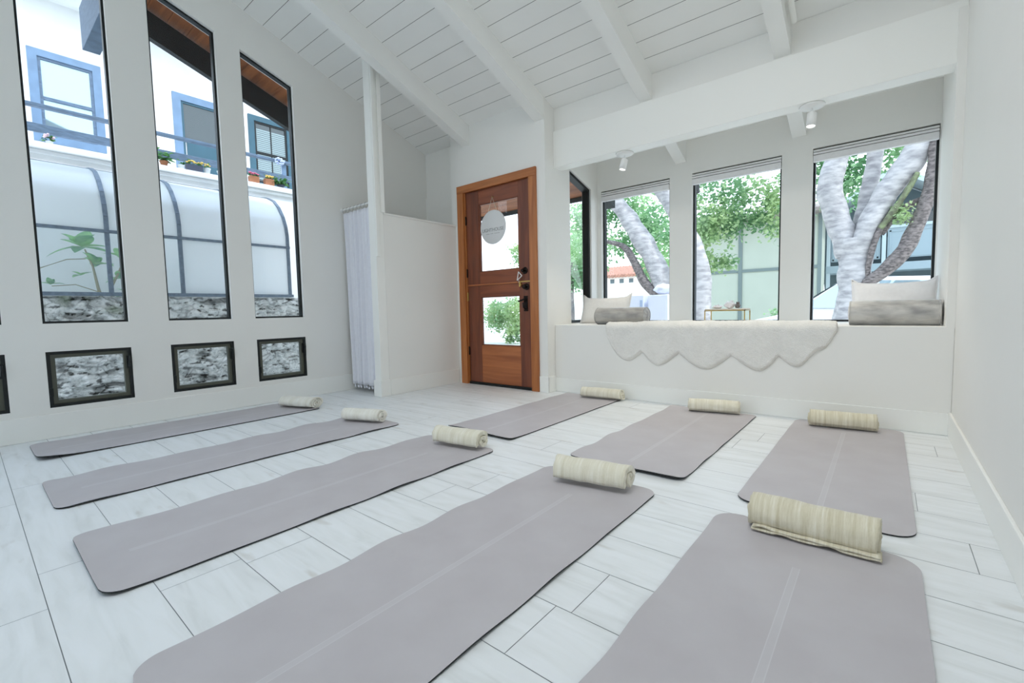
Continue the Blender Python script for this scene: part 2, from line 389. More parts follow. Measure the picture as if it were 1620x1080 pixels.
for (ya, yb) in WIN:
    e = struct(empty('window_%d' % wn, (XL-.05, (ya+yb)/2, .83))); wn += 1
    L = Vector(e.location)
    def rel(o): o.parent = e; o.matrix_parent_inverse = Matrix.Translation(-L); return o
    b = MB(); ins = frame_poly(b, XL-.085, XL-.035, [(ya, .828), (yb, .828), (yb, ztop(yb)), (ya, ztop(ya))], .016)
    rel(b.build('window_frame', M['blackmetal']))
    b = MB(); b.prism('x', XL-.064, XL-.059, ins); rel(b.build('pane', M['glass']))
    # low awning window
    e = struct(empty('window_%d' % wn, (XL-.05, (ya+yb)/2, .22))); wn += 1; L = Vector(e.location)
    b = MB(); ins = frame_poly(b, XL-.07, XL-.006, [(ya, .218), (yb, .218), (yb, .624), (ya, .624)], .022)
    rel(b.build('window_frame', M['blackmetal']))
    b = MB(); ins2 = frame_poly(b, XL-.06, XL-.02, ins, .026)
    s = rel(b.build('window_sash', M['olive']))
    b = MB(); b.prism('x', XL-.045, XL-.041, ins2); rel(b.build('pane', M['glass']))
    b = MB(); b.box(XL-.02, XL+.008, yb-.034, yb-.008, .46, .56); b.tube([(XL+.01, yb-.02, .55), (XL+.03, yb-.022, .53), (XL+.028, yb-.024, .475)], .006, 8)
    rel(b.build('latch', M['blackmetal']))
    b = MB(); b.box(XL-.02, XL+.004, ya+.006, ya+.024, .30, .36); rel(b.build('hinge', M['blackmetal']))

# thin stool line under the tall windows and baseboards
def baseb(name, x0, x1, y0, y1, h=.165):
    b = MB(); b.box(x0, x1, y0, y1, 0, h); o = b.build(name, M['trim']); bevel(o, .004); return struct(o)
baseb('baseboard_left', XL, XL+.014, YREAR, YU, .175)

# ------------------------------------------------------------------ alcove end wall, door wall, partition
b = MB(); b.prism('y', YU, YU+.12, [(XL-.12, 0), (-3.9, 0), (-3.9, cz(YU)+.05), (XL-.12, cz(YU)+.05)])
b.box(XL, -3.99, YU-.018, YU, 0, 2.32)
struct(b.build('wall_alcove', M['wall']))
b = MB(); DX0, DX1, DZ = -3.80, -2.845, 2.225
b.box(-4.0, DX0, YD, YU+.1, 0, cz(YD)+.02); b.box(DX1, XBAY, YD, YU+.1, 0, cz(YD)+.02); b.box(DX0, DX1, YD, YU+.1, DZ, cz(YD)+.02)
struct(b.build('wall_back', M['wall'], weld=True))
baseb('baseboard_back', -2.755, XBAY+.012, YD-.013, YD)
b = MB(); b.box(-4.05, -3.946, 2.786, YD, 0, 1.845); b.box(-4.06, -3.936, 2.786, YD, 1.845, 1.862)
struct(b.build('wall_partition', M['wall']))
baseb('baseboard_partition', -3.945, -3.932, 2.791, YD-.022)
b = MB(); b.box(-4.05, -3.945, 2.685, 2.785, 0, cz(2.735)+.01); b.box(-4.062, -3.932, 2.672, 2.79, 0, .165)
struct(bevel(b.build('trim_5', M['trim']), .003))
b = MB(); b.box(-3.945, -3.93, 2.755, 2.80, 1.862, cz(2.79)+.01); struct(bevel(b.build('trim_6', M['trim']), .003))

# ------------------------------------------------------------------ right wall, rear wall
b = MB(); b.prism('x', XR, XR+.15, [(YREAR-.1, 0), (5.0, 0), (5.0, cz(5.0)+.03), (YREAR-.1, cz(YREAR-.1)+.03)]); struct(b.build('wall_right', M['wall']))
baseb('baseboard_right', XR-.014, XR, YREAR, YSEAT, .15)
b = MB(); zt = cz(YREAR)+.05
ADDED_RW = [(-4.35, -3.7)]  # rear window, unseen and added to let more light in
xs = XL-.12
for xa, xb in ADDED_RW:
    b.box(xs, xa, YREAR-.12, YREAR, 0, zt); b.box(xa, xb, YREAR-.12, YREAR, 4.5, zt); b.box(xa, xb, YREAR-.12, YREAR, 0, .2); xs = xb
b.box(xs, XR+.1, YREAR-.12, YREAR, 0, zt)
struct(b.build('wall_rear', M['wall'], weld=True))
for xa, xb in ADDED_RW:
    e = struct(empty('window_%d' % wn, ((xa+xb)/2, YREAR-.06, .2))); wn += 1; L = Vector(e.location)
    b = MB(); b.box(xa, xa+.03, YREAR-.09, YREAR-.04, .2, 4.5); b.box(xb-.03, xb, YREAR-.09, YREAR-.04, .2, 4.5)
    b.box(xa, xb, YREAR-.09, YREAR-.04, .2, .23); b.box(xa, xb, YREAR-.09, YREAR-.04, 4.47, 4.5); b.box(xa, xb, YREAR-.09, YREAR-.04, 2.1, 2.14)
    o = b.build('window_frame', M['blackmetal']); o.parent = e; o.matrix_parent_inverse = Matrix.Translation(-L)
    b = MB(); b.box(xa+.03, xb-.03, YREAR-.068, YREAR-.064, .23, 4.47); o = b.build('pane', M['glass']); o.parent = e; o.matrix_parent_inverse = Matrix.Translation(-L)

# ------------------------------------------------------------------ beam, upper wall, bay
b = MB(); b.box(XBAY, XR, YU, YU+.11, 2.60, cz(YU)+.02); struct(b.build('wall_upper', M['wall']))
b = MB(); b.box(XBAY, XR, YB, YB+.145, 2.285, 2.645); struct(bevel(b.build('trim_7', M['trim']), .004))
BF = [(-2.60, -1.797), (-1.566, -.768), (-.530, .285)]; BZ0, BZ1 = .697, 2.205
b = MB(); T0, T1 = YBAY, YBAY+.12; zt = cz(YBAY)+.02
xs = XBAY-.12
for xa, xb in BF:
    b.box(xs, xa, T0, T1, -.3, zt); b.box(xa, xb, T0, T1, -.3, BZ0-.007); b.box(xa, xb, T0, T1, BZ1, zt); xs = xb
b.box(xs, XR+.15, T0, T1, -.3, zt); struct(b.build('wall_bay_front', M['wall'], weld=True))
# bay left wall (room return + side window)
b = MB(); x0, x1 = XBAY-.12, XBAY
WY0, WY1 = 4.245, 4.70; wz = lambda y: 2.345 - .29*(y-4.245)
b.prism('x', x0, x1, [(YU+.1, 0), (WY0, 0), (WY0, cz(WY0)+.02), (YU+.1, cz(YU+.1)+.02)])
b.box(x0, x1, WY0, WY1, -.3, BZ0); b.prism('x', x0, x1, [(WY0, wz(WY0)), (WY1, wz(WY1)), (WY1, cz(WY1)+.02), (WY0, cz(WY0)+.02)])
b.prism('x', x0, x1, [(WY1, -.3), (YBAY, -.3), (YBAY, cz(YBAY)+.02), (WY1, cz(WY1)+.02)])
struct(b.build('wall_bay_left', M['wall'], weld=True))
b = MB(); b.box(XBAY, XR, YSEAT, YBAY, 0, ZSEAT); o = b.build('wall_window_seat', M['wall']); bevel(o, .004); struct(o)
baseb('baseboard_window_seat', XBAY, XR, YSEAT-.013, YSEAT, .14)
b = MB(); b.box(.292, XR, YSEAT-.001, YBAY, ZSEAT-.01, 2.6); struct(b.build('wall_bay_right', M['wall']))
baseb('baseboard_return', XBAY, XBAY+.012, YD-.012, YSEAT)
# side window
e = struct(empty('window_%d' % wn, (XBAY-.05, 4.5, BZ0))); wn += 1; L = Vector(e.location)
b = MB(); ins = frame_poly(b, XBAY-.10, XBAY-.02, [(WY0, BZ0), (WY1, BZ0), (WY1, wz(WY1)), (WY0, wz(WY0))], .03)
o = b.build('window_frame', M['blackmetal']); o.parent = e; o.matrix_parent_inverse = Matrix.Translation(-L)
b = MB(); b.prism('x', XBAY-.062, XBAY-.058, ins); o = b.build('pane', M['glass']); o.parent = e; o.matrix_parent_inverse = Matrix.Translation(-L)
def rect_frame_y(b, x0, x1, z0, z1, y0, y1, w):
    b.box(x0, x0+w, y0, y1, z0, z1); b.box(x1-w, x1, y0, y1, z0, z1); b.box(x0, x1, y0, y1, z0, z0+w); b.box(x0, x1, y0, y1, z1-w, z1)
blind_labels = ['narrow white folded blind above the left bay window, beside the angled side window', 'white folded blind above the middle bay window', 'white folded blind above the right bay window by the forked tree']
for i, (xa, xb) in enumerate(BF):
    e = struct(empty('window_%d' % wn, ((xa+xb)/2, YBAY+.06, BZ0))); wn += 1; L = Vector(e.location)
    b = MB(); rect_frame_y(b, xa, xb, BZ0-.007, BZ1, YBAY+.04, YBAY+.10, .017)
    o = b.build('window_frame', M['blackmetal']); o.parent = e; o.matrix_parent_inverse = Matrix.Translation(-L)
    b = MB(); b.box(xa+.017, xb-.017, YBAY+.068, YBAY+.072, BZ0+.01, BZ1-.017); o = b.build('pane', M['glass']); o.parent = e; o.matrix_parent_inverse = Matrix.Translation(-L)
    e = tag(empty('window_blind', ((xa+xb)/2, YBAY-.01, BZ1)), blind_labels[i], 'blind', 'folded blinds over the bay windows'); L = Vector(e.location)
    x0, x1 = xa+.004, xb-.004
    def rel(o): o.parent = e; o.matrix_parent_inverse = Matrix.Translation(-L); return o
    b = MB(); b.box(x0, x1, YBAY-.004, YBAY+.03, 2.1745, 2.191); rel(bevel(b.build('head_rail', M['white']), .002))
    b = MB(); b.box(xa+.001, xb-.001, YBAY+.032, YBAY+.037, 2.10, BZ1-.001); rel(b.build('gap_shade_strip', M['blackmetal']))  # black strip added to stand for shade in the fold gaps
    b = MB(); b.box(x0, x1, YBAY-.012, YBAY+.028, 2.1485, 2.1675); rel(bevel(b.build('fabric_fold', M['whitecotton']), .003))
    b = MB(); b.box(x0, x1, YBAY-.016, YBAY+.028, 2.088, 2.1425); rel(bevel(b.build('fabric_fold', M['whitecotton']), .004))

# ------------------------------------------------------------------ door
D = struct(empty('door_1', (-3.32, YD, 0))); DL = Vector(D.location)
def dpart(o, lab=None, par=None):
    o.parent = par or D
    if par is None: o.matrix_parent_inverse = Matrix.Translation(-DL)
    if lab: o['label'] = lab
    return o
def dp(name, boxes, m, lab=None, par=None, bv=.003):
    b = MB(); [b.box(*q) for q in boxes]; o = b.build(name, M[m])
    if bv: bevel(o, bv)
    return dpart(o, lab, par)
yc0, yc1 = YD-.022, YD+.001
dp('door_casing', [(-3.893, -3.797, yc0, yc1, 0, 2.205), (-2.85, -2.757, yc0, yc1, 0, 2.205), (-3.80, -3.783, YD, YD+.1, 0, 2.225), (-2.862, -2.845, YD, YD+.1, 0, 2.225)], 'casing', 'orange brown wood side casing')
dp('door_header', [(-3.893, -2.757, yc0-.002, yc1, 2.205, 2.290), (-3.8, -2.845, YD, YD+.1, 2.208, 2.225)], 'casing_h', 'orange brown wood head casing')
yf0, yf1 = YD+.012, YD+.055
def leaf(name, z0, z1, g0, g1, panel=None):
    e = empty(name, (-3.32, yf0, z0)); e.parent = D; e.matrix_parent_inverse = Matrix.Translation(-DL); L = Vector(e.location)
    def sub(o, lab=None):
        o.parent = e; o.matrix_parent_inverse = Matrix.Translation(-L)
        if lab: o['label'] = lab
    b = MB(); b.box(-3.779, -3.583, yf0, yf1, z0, z1); b.box(-3.012, -2.866, yf0, yf1, z0, z1); sub(bevel(b.build('stile', M['stile']), .002))
    b = MB(); b.box(-3.583, -3.012, yf0+.001, yf1-.001, g1, z1); b.box(-3.583, -3.012, yf0+.001, yf1-.001, (panel or z0), g0)
    if panel: b = MB(); b.box(-3.583, -3.012, yf0+.001, yf1-.001, g1, z1)
    sub(bevel(b.build('rail', M['railw']), .002))
    if panel:
        b = MB(); b.box(-3.583, -3.012, yf0+.001, yf1-.001, z0, g0); sub(bevel(b.build('bottom_panel', M['panelw']), .002), 'lighter orange bottom panel')
    b = MB(); b.box(-3.583, -3.012, yf0+.02, yf0+.025, g0, g1); sub(b.build('pane', M['glass']))
    b = MB(); w = .012; rect_frame_y(b, -3.583, -3.012, g0, g1, yf0+.006, yf0+.02, w); sub(b.build('glazing_bead', M['stile']))
leaf('upper_leaf', 1.152, 2.207, 1.290, 2.046)
leaf('lower_leaf', .030, 1.146, .460, 1.012, panel=.03)
dp('dutch_shelf', [(-3.779, -3.03, yf0-.012, yf0, 1.140, 1.156)], 'panelw')
dp('threshold', [(-3.783, -2.862, YD-.005, YD+.10, 0, .028)], 'blackmetal', 'black threshold strip')
for z, mm in ((1.89, 'iron'), (1.29, 'iron'), (1.02, 'brass'), (.39, 'iron')):
    b = MB(); b.box(-3.792, -3.772, yf0-.004, yf0+.001, z-.045, z+.045); b.tube([(-3.781, yf0-.008, z-.05), (-3.781, yf0-.008, z+.05)], .007, 8); dpart(b.build('hinge', M[mm]), 'brass hinge' if mm == 'brass' else 'dark hinge')
def knob(z, x, nm, r=.026, lever=False):
    b = MB(); b.lathe([(0, yf0-.006), (.034, yf0-.006), (.036, yf0-.002), (.036, yf0)], 20, (x, 0, z), 'y')
    b.lathe([(0, yf0-.06), (r*.7, yf0-.058), (r, yf0-.048), (r*.9, yf0-.036), (.011, yf0-.026), (.01, yf0-.004)], 20, (x, 0, z), 'y')
    dpart(b.build(nm, M['iron']))
knob(1.265, -2.935, 'deadbolt', .018); knob(1.095, -2.918, 'door_knob'); 
b = MB(); b.box(-2.955, -2.905, yf0-.007, yf0, .84, 1.0); b.tube([(-2.935, yf0-.01, .97), (-2.945, yf0-.05, .955), (-2.99, yf0-.055, .945)], .009, 10); b.tube([(-2.93, yf0-.008, .86), (-2.93, yf0-.05, .88), (-2.93, yf0-.055, .93)], .007, 8)
dpart(b.build('door_handle', M['iron']))
b = MB(); b.box(-3.0, -2.862, yf0-.008, yf0, 1.146, 1.158); b.box(-3.012, -2.99, yf0-.012, yf0, 1.10, 1.158); b.tube([(-2.985, yf0-.012, 1.12), (-2.965, yf0-.02, 1.122)], .006, 8)
dpart(b.build('slide_bolt', M['brass']), 'brass slide bolt joining the two leaves')
# triangle charm hanging on the latch
b = MB(); pts = [(-3.018, YD-.02, 1.165), (-2.955, YD-.02, 1.21), (-2.999, YD-.02, 1.255)]
for i in range(3): b.tube([pts[i], pts[(i+1) % 3]], .005, 8)
b.tube([(-3.005, YD-.015, 1.165), (-3.004, YD-.005, 1.15)], .002, 6)
tag(b.build('door_charm', M['white']), 'small white triangular ring hanging beside the door locks', 'charm')
# round sign
S = tag(empty('door_sign', (-3.331, YD-.03, 1.76)), 'round white hanging sign with grey lettering on the upper door glass', 'sign')
SL = Vector(S.location)
def srel(o): o.parent = S; return o
b = MB(); b.lathe([(0, -.004), (.181, -.004), (.184, -.002), (.184, .002), (.181, .004), (0, .004)], 48, (0, 0, 0), 'y'); srel(b.build('board', mat('sign_board', srgb(222, 223, 224), .6)))
b = MB(); b.tube([(-.062, -.006, .168), (0, -.006, .322), (.062, -.006, .168)], .0022, 6); srel(b.build('cord', M['blanket_beige']))
b = MB(); b.tube([(0, .02, .322), (0, -.012, .326)], .004, 8); srel(b.build('peg', M['brass']))
def text(body, size, z, m, space=1.0):
    cu = bpy.data.curves.new('lettering', 'FONT'); cu.body = body; cu.size = size; cu.align_x = 'CENTER'; cu.extrude = .0006; cu.space_character = space
    o = bpy.data.objects.new('tmp', cu); C.objects.link(o); bpy.context.view_layer.update()
    me = bpy.data.meshes.new_from_object(o.evaluated_get(bpy.context.evaluated_depsgraph_get())); C.objects.unlink(o)
    me.materials.append(m); t = bpy.data.objects.new('lettering', me); C.objects.link(t); t.parent = S
    t.rotation_euler = (PI/2, 0, 0); t.location = (0, -.0052, z); return t
ink = mat('sign_ink', srgb(146, 148, 148), .7)
text('LIGHTHOUSE', .052, -.045, ink, 1.0)
b = MB()
for k in range(15):
    if k not in (4, 8): b.box(-.098+.0132*k, -.0905+.0132*k, -.0054, -.0045, -.072, -.0665)
srel(b.build('small_print_line', ink))

# ------------------------------------------------------------------ curtain and rod
b = MB(); b.tube([(XL, 2.75, 1.985), (-4.05, 2.75, 1.985)], .010, 12); b.lathe([(.022, XL), (.022, XL+.008), (.011, XL+.012)], 16, (0, 2.75, 1.985), 'x')
tag(b.build('curtain_rod', M['white']), 'thin white rod spanning the alcove between window wall and post', 'curtain rod')
CU = tag(empty('curtain', (-4.35, 2.75, .05)), 'white fringed curtain closing the alcove beside the post', 'curtain'); L = Vector(CU.location)
def curt(u, v):
    x = -4.63 + .565*u; amp = .014 + .016*(1-v)
    f = 2*PI*u*6.5
    y = 2.75 + amp*math.sin(f + .6*math.sin(v*3)) + .008*math.sin(f*2.3+1) - .006
    z = .085 + (1.945-.085)*v - (.010*abs(math.sin(f/2)) if v > .98 else 0)
    x += (1-v)*.025*math.sin(u*9) + .045*(1-u)*(1-v)
    return (x-L.x, y-L.y, z-L.z)
b = MB(); b.grid(110, 40, curt); o = b.build('cloth', M['curtain'], CU, recalc=False)
so = o.modifiers.new('thick', 'SOLIDIFY'); so.thickness = .003
for i in range(19):
    u = (i+.5)/19; x, y, z = curt(u, 0)
    b = MB(); b.tube([(x, y, z+.005), (x, y, z-.012)], .0016, 6); b.ball((x, y, z-.024), .010, .010, .014, 8, 6); b.build('tassel', M['curtain'], CU)
for i in range(8):
    u = (i+.3)/8; x, y, z = curt(u, 1)
    b = MB(); n = 12; cx = x
    b.tube([(cx, 2.75-L.y+.018*math.sin(2*PI*k/n), 1.985-L.z-.012+.026*math.cos(2*PI*k/n)) for k in range(n+1)], .002, 6); b.build('ring', M['steel'], CU)

# ------------------------------------------------------------------ conduit box, track on the rafter
b = MB(); b.box(-3.945, -3.925, 2.688, 2.722, 1.42, cz(2.70)); tag(bevel(b.build('cord_cover', M['trim']), .003), 'slim white cord cover running down the post', 'cord cover')
b = MB()
b.tube([(-.548, 1.2, cz(1.2)-.10), (-.548, 3.84, cz(3.84)-.10)], .020, 12)
for y in (1.5, 2.6, 3.6): b.box(-.582, -.55, y-.012, y+.012, cz(y)-.11, cz(y)-.09)
tag(b.build('ceiling_conduit', M['trim']), 'white conduit tube running along the rightmost rafter', 'conduit')

# ------------------------------------------------------------------ spotlights on the beam
bulb = mat('lamp_face', (1, 1, 1, 1), .4, emit=((1, .96, .88, 1), 9))
SPL = ['small white ceiling spotlight near the angled side window', 'small white ceiling spotlight nearest the right wall']
for i, (x, tilt) in enumerate(((-1.915, .18), (-.452, .05))):
    e = tag(empty('spotlight', (x, 4.03, 2.285)), SPL[i], 'spotlight', 'spotlights under the beam')
    b = MB(); b.lathe([(0, 0), (.078, 0), (.082, -.006), (.076, -.016), (.03, -.022), (0, -.022)], 28); b.build('canopy', M['white'], e)
    b = MB(); b.tube([(0, 0, -.02), (0, 0, -.052)], .005, 8); b.box(-.008, .008, -.012, .012, -.06, -.04); b.build('stem', M['white'], e)
    Rm = Matrix.Rotation(tilt, 4, 'Y') @ Matrix.Rotation(-.15, 4, 'X')
    hd = MB(); hd.lathe([(0, 0), (.026, 0), (.031, -.006), (.031, -.098), (.027, -.098), (.027, -.09)], 24)
    hd.v = [tuple(Rm @ Vector(v) + Vector((0, 0, -.055))) for v in hd.v]; h = hd.build('head', M['white'], e)
    fc = MB(); fc.lathe([(0, -.0905), (.027, -.0905)], 24); fc.v = [tuple(Rm @ Vector(v) + Vector((0, 0, -.055))) for v in fc.v]; fc.build('lamp_face', bulb, h)
    ld = bpy.data.lights.new('spot', 'SPOT'); ld.energy = 60; ld.color = (1, .9, .74); ld.spot_size = 1.6; ld.spot_blend = .8; ld.shadow_soft_size = .03
    lo = bpy.data.objects.new('spot_lamp', ld); C.objects.link(lo); lo.location = (x, 4.02, 2.12); lo.rotation_euler = (-.15, 0, 0)

# ------------------------------------------------------------------ yoga mats
def yoga(x0, x1, y0, y1, label, lift=0, edge=.006, seed=0, corner=0, logo=False, round_=.055, far=0):
    W, Ln = x1-x0, y1-y0
    e = tag(empty('yoga_mat', ((x0+x1)/2, y0, 0)), label, 'yoga mat', 'mauve grey yoga mats on the floor')
    nu, nv = 24, 130; T = .005
    def row(v):  # denser rows at ends
        return v
    def pos(u, v):
        y = v*Ln; d = min(y, Ln-y); hw = W/2
        if d < round_:
            hw = W/2 - round_ + math.sqrt(max(0, round_**2 - (round_-d)**2))
        x = (u*2-1)*hw
        k = math.exp(-((1-abs(u*2-1))*W/2)/.06)       # near the long edges
        s = -1 if u < .5 else 1
        z = .0012 + k*edge*1.15*(.5+.5*math.sin(y*17+seed*2.1+s*1.3))*(.6+.4*math.sin(y*4.1+seed)) * (1 if u < .5 else .45)
        z += lift*math.exp(-y/.055)*(.75+.25*math.sin(x*9+seed)) + far*math.exp(-(Ln-y)/.06)
        z += corner*math.exp(-(y*y + (x-W/2)**2)/.02)
        z += .0006*(1+noise.noise(Vector((x*5, y*5, seed))))
        return x, y, z
    vs = []
    rows = []
    for j in range(nv+1):
        v = j/nv; v = v + .0
        # cosine-ish clustering at both ends
        t = .5-.5*math.cos(PI*v); v = .35*v+.65*t
        rows.append(v)
    b = MB(); uv = []
    top = [pos(i/nu, v) for v in rows for i in range(nu+1)]
    n = nu+1
    F = [(j*n+i, j*n+i+1, (j+1)*n+i+1, (j+1)*n+i) for j in range(nv) for i in range(nu)]
    b.add([(x, y, z+T) for x, y, z in top], F, 0, True)
    o = b.build('top_layer', M['yoga'], e, recalc=False)
    ul = o.data.uv_layers.new(name='mat')
    for p in o.data.polygons:
        for li in p.loop_indices:
            c = o.data.vertices[o.data.loops[li].vertex_index].co; ul.data[li].uv = (c.x, c.y)
    b = MB(); b.add([(x, y, z) for x, y, z in top], [f[::-1] for f in F], 0, True)
    loop = [i for i in range(n)] + [j*n+nu for j in range(1, nv+1)] + [nv*n+i for i in range(nu-1, -1, -1)] + [j*n for j in range(nv-1, 0, -1)]
    vs = [(top[i][0], top[i][1], top[i][2]) for i in loop] + [(top[i][0], top[i][1], top[i][2]+T*.97) for i in loop]; m = len(loop)
    b.add(vs, [(i, (i+1) % m, m+(i+1) % m, m+i) for i in range(m)], 0, False)
    b.build('base_layer', M['matunder'], e, recalc=False)['label'] = 'black underside and edge'
    if logo:
        b = MB(); cx, cy = -W/2+.055, .062
        b.add([(cx, cy, T+.0040)] + [(cx+.030*math.cos(a), cy+.024*math.sin(a), T+.0040+.0012) for a in [2*PI*k/28 for k in range(28)]], [(0, 1+k, 1+(k+1) % 28) for k in range(28)])
        # pattern of small petals around a core
        o = b.build('logo', M['logo'], e); o['label'] = 'pale round printed mark'
        sw = o.modifiers.new('s', 'SHRINKWRAP'); sw.target = e.children[0]; sw.wrap_method = 'PROJECT'; sw.use_project_z = True; sw.use_negative_direction = True; sw.use_positive_direction = True; sw.offset = .0008
    return e
yoga(-4.48, -3.925, .245, 2.03, 'mat farthest left, against the window wall, near corner curled up', edge=.004, seed=1, corner=.022)
yoga(-3.385, -2.835, .215, 2.09, 'second mat from the window wall, in the near row', edge=.012, seed=2)
yoga(-2.415, -1.805, .218, 2.02, 'third mat from the window wall, near end lifted with a shadow', lift=.012, edge=.014, seed=3.3)
yoga(-1.395, -.785, .20, 1.99, 'long mat in the centre foreground with pale round mark near its corner', edge=.012, seed=4.4, logo=True, round_=.07)
yoga(-.508, .108, .13, 1.94, 'nearest mat at the lower right, partly cut off by the picture edge', edge=.012, seed=5.1, round_=.09)
yoga(-1.395, -.742, 2.17, 3.84, 'mat before the window seat middle with wavy right edge', lift=.014, edge=.012, seed=6.2, round_=.05)
yoga(-.492, .108, 2.10, 3.88, 'far mat nearest the right wall, below the window seat', edge=.003, seed=7.5, round_=.08)
yoga(-2.475, -1.872, 2.225, 3.86, 'mat in front of the wooden door with raised black near end', lift=.022, edge=.004, seed=8.7, round_=.03)

# ------------------------------------------------------------------ rolled blankets
def blanket(x0, y0, x1, y1, H, Wd, label, m, seed, turns=3.0, group='rolled blankets on the yoga mats', flap=0, sag=0.0, fat=.74):
    """front lower edge from (x0,y0) to (x1,y1) on the floor, height H, depth Wd"""
    Ln = math.hypot(x1-x0, y1-y0); ang = math.atan2(y1-y0, x1-x0)
    e_loc = ((x0+x1)/2 - math.sin(ang)*Wd/2, (y0+y1)/2 + math.cos(ang)*Wd/2, .009)
    r0 = .16; N = int(30*turns)+1; NX = 34
    th = [2*PI*turns*i/(N-1) for i in range(N)]
    lay = (1-r0)/turns                      # layer pitch in unit radius
    r = random.Random(seed*13+1)
    offs = [r.uniform(-1, 1) for _ in range(8)]
    def ring(s, shrink):                    # s in 0..1 along the axis
        outer = []; inner = []
        for i, t in enumerate(th):
            rad = r0 + (1-r0)*t/(2*PI*turns)
            a = t + PI*1.15 - 2*PI*turns     # outer end tucks in at the lower front
            q = Vector((math.cos(a)*1.7, math.sin(a)*1.7, s*3.2+seed*3+t*.12))
            wob = 1 + .07*noise.noise(q) + .035*noise.noise(Vector((s*9, a*3, seed)))
            for lst, k in ((outer, rad), (inner, rad - lay*fat)):
                k = max(k, .02); k *= (1 if lst is outer else 1)
                yy = math.cos(a)*k*wob; zz = math.sin(a)*k*wob
                z = (zz*.5+.5)*H; z = max(z - .011, .0005)
                z -= sag*H*math.sin(PI*s)*(z/H)
                lst.append((yy*Wd/2, z))
        return outer, inner
    b = MB(); prev = None; V = []; n2 = 2*N
    for j in range(NX+1):
        s = j/NX; o_, i_ = ring(s, 0); loop = o_ + i_[::-1]
        for k, (yy, zz) in enumerate(loop):
            ti = k if k < N else n2-1-k
            tl = th[ti]/(2*PI*turns)
            layer_off = .016*noise.noise(Vector((tl*5, seed, 3 if s > .5 else 9))) + .006*noise.noise(Vector((tl*22, seed, 1)))
            endk = (abs(s-.5)*2)**6
            x = (s-.5)*Ln + (1 if s > .5 else -1)*endk*layer_off
            # rounded outer edge
            x -= (1 if s > .5 else -1)*endk*.010*max(0, tl-.82)/.18
            V.append((x, yy, zz))
    F = []
    for j in range(NX):
        for k in range(n2):
            k2 = (k+1) % n2
            F.append((j*n2+k, j*n2+k2, (j+1)*n2+k2, (j+1)*n2+k))
    b.add(V, F, 0, True)
    caps = []
    for j, fl in ((0, 1), (NX, 0)):
        for k in range(N-1):
            q = (j*n2+k, j*n2+k+1, j*n2+n2-2-k, j*n2+n2-1-k)
            caps.append(q[::-1] if fl else q)
    b.add([], [], 0)
    base = 0
    for q in caps: b.f.append(q); b.m.append(0); b.sm.append(False)
    e = tag(empty('rolled_blanket', e_loc, ang), label, 'blanket', group)
    o = b.build('roll', M[m], e)
    if flap:
        b = MB()
        for q in range(flap):
            zz0 = .003 + q*.009
            def fl(u, v, q=q):
                x = (u-.5)*Ln*(.97-.02*q) + .01
                tuck = .004 + .012*max(0, u-.15) + .010*noise.noise(Vector((u*4, q, seed)))
                y = -Wd/2 + .045 - (.045+tuck)*v
                z = zz0 + .006 + .008*(1-v) + .010*max(0, noise.noise(Vector((u*5.5, q*2.1+v, seed+4))))*v
                return (x, y, z)
            b.grid(50, 8, fl)
        o = b.build('loose_edge', M[m], e, recalc=False)
        so = o.modifiers.new('thick', 'SOLIDIFY'); so.thickness = .006; so.offset = 0
    return e
blanket(-4.30, 1.80, -3.935, 1.93, .112, .17, 'off-white rolled blanket on the mat against the window wall', 'blanket_white', 1, 3.2)
blanket(-3.285, 1.845, -2.965, 1.975, .115, .13, 'off-white rolled blanket on the second mat from the window wall', 'blanket_white', 2, 2.8)
blanket(-2.215, 1.855, -1.865, 1.915, .132, .145, 'cream rolled blanket on the third mat, in front of the black mat end', 'blanket_cream', 3, 1.9, fat=.8)
blanket(-1.245, 1.785, -.875, 1.845, .140, .145, 'cream rolled blanket at the top of the centre foreground mat', 'blanket_cream', 4, 1.8, fat=.8)
blanket(-.385, 1.835, .008, 1.838, .135, .135, 'nearest beige striped rolled blanket with loose lower edge', 'blanket_beige', 5, 4.5, flap=2)
blanket(-1.205, 3.665, -.845, 3.745, .115, .12, 'beige rolled blanket below the middle of the sheepskin', 'blanket_cream', 6, 4.0)
blanket(-.39, 3.665, -.015, 3.70, .125, .12, 'beige striped rolled blanket on the mat nearest the right wall', 'blanket_beige', 7, 4.2)
blanket(-2.235, 3.70, -1.83, 3.745, .115, .12, 'beige rolled blanket below the left end of the window seat', 'blanket_cream', 8, 2.6)

# ------------------------------------------------------------------ sheepskin draped over the seat edge
zk = [(-2.06, .66, 0), (-1.84, .362, 1), (-1.70, .445, 0), (-1.56, .335, 1), (-1.37, .45, 0), (-1.15, .325, 1), (-.95, .45, 0), (-.745, .34, 1), (-.62, .46, 0), (-.50, .385, 1), (-.405, .48, 0), (-.36, .515, 1), (-.262, .66, 0)]
def zbot(x):
    for (xa, za, ka), (xb, zb, kb) in zip(zk[:-1], zk[1:]):
        if xa <= x <= xb:
            t = (x-xa)/(xb-xa)
            if ka == 0: t2 = .8*math.sin(t*PI/2)+.2*t*t*(3-2*t) if xa > -2.0 else math.sin(t*PI/2)**.6; return za+(zb-za)*t2
            t3 = 1-t; t2 = .8*math.sin(t3*PI/2)+.2*t3*t3*(3-2*t3) if xb < -.3 else math.sin(t3*PI/2); return zb+(za-zb)*t2
    return .66
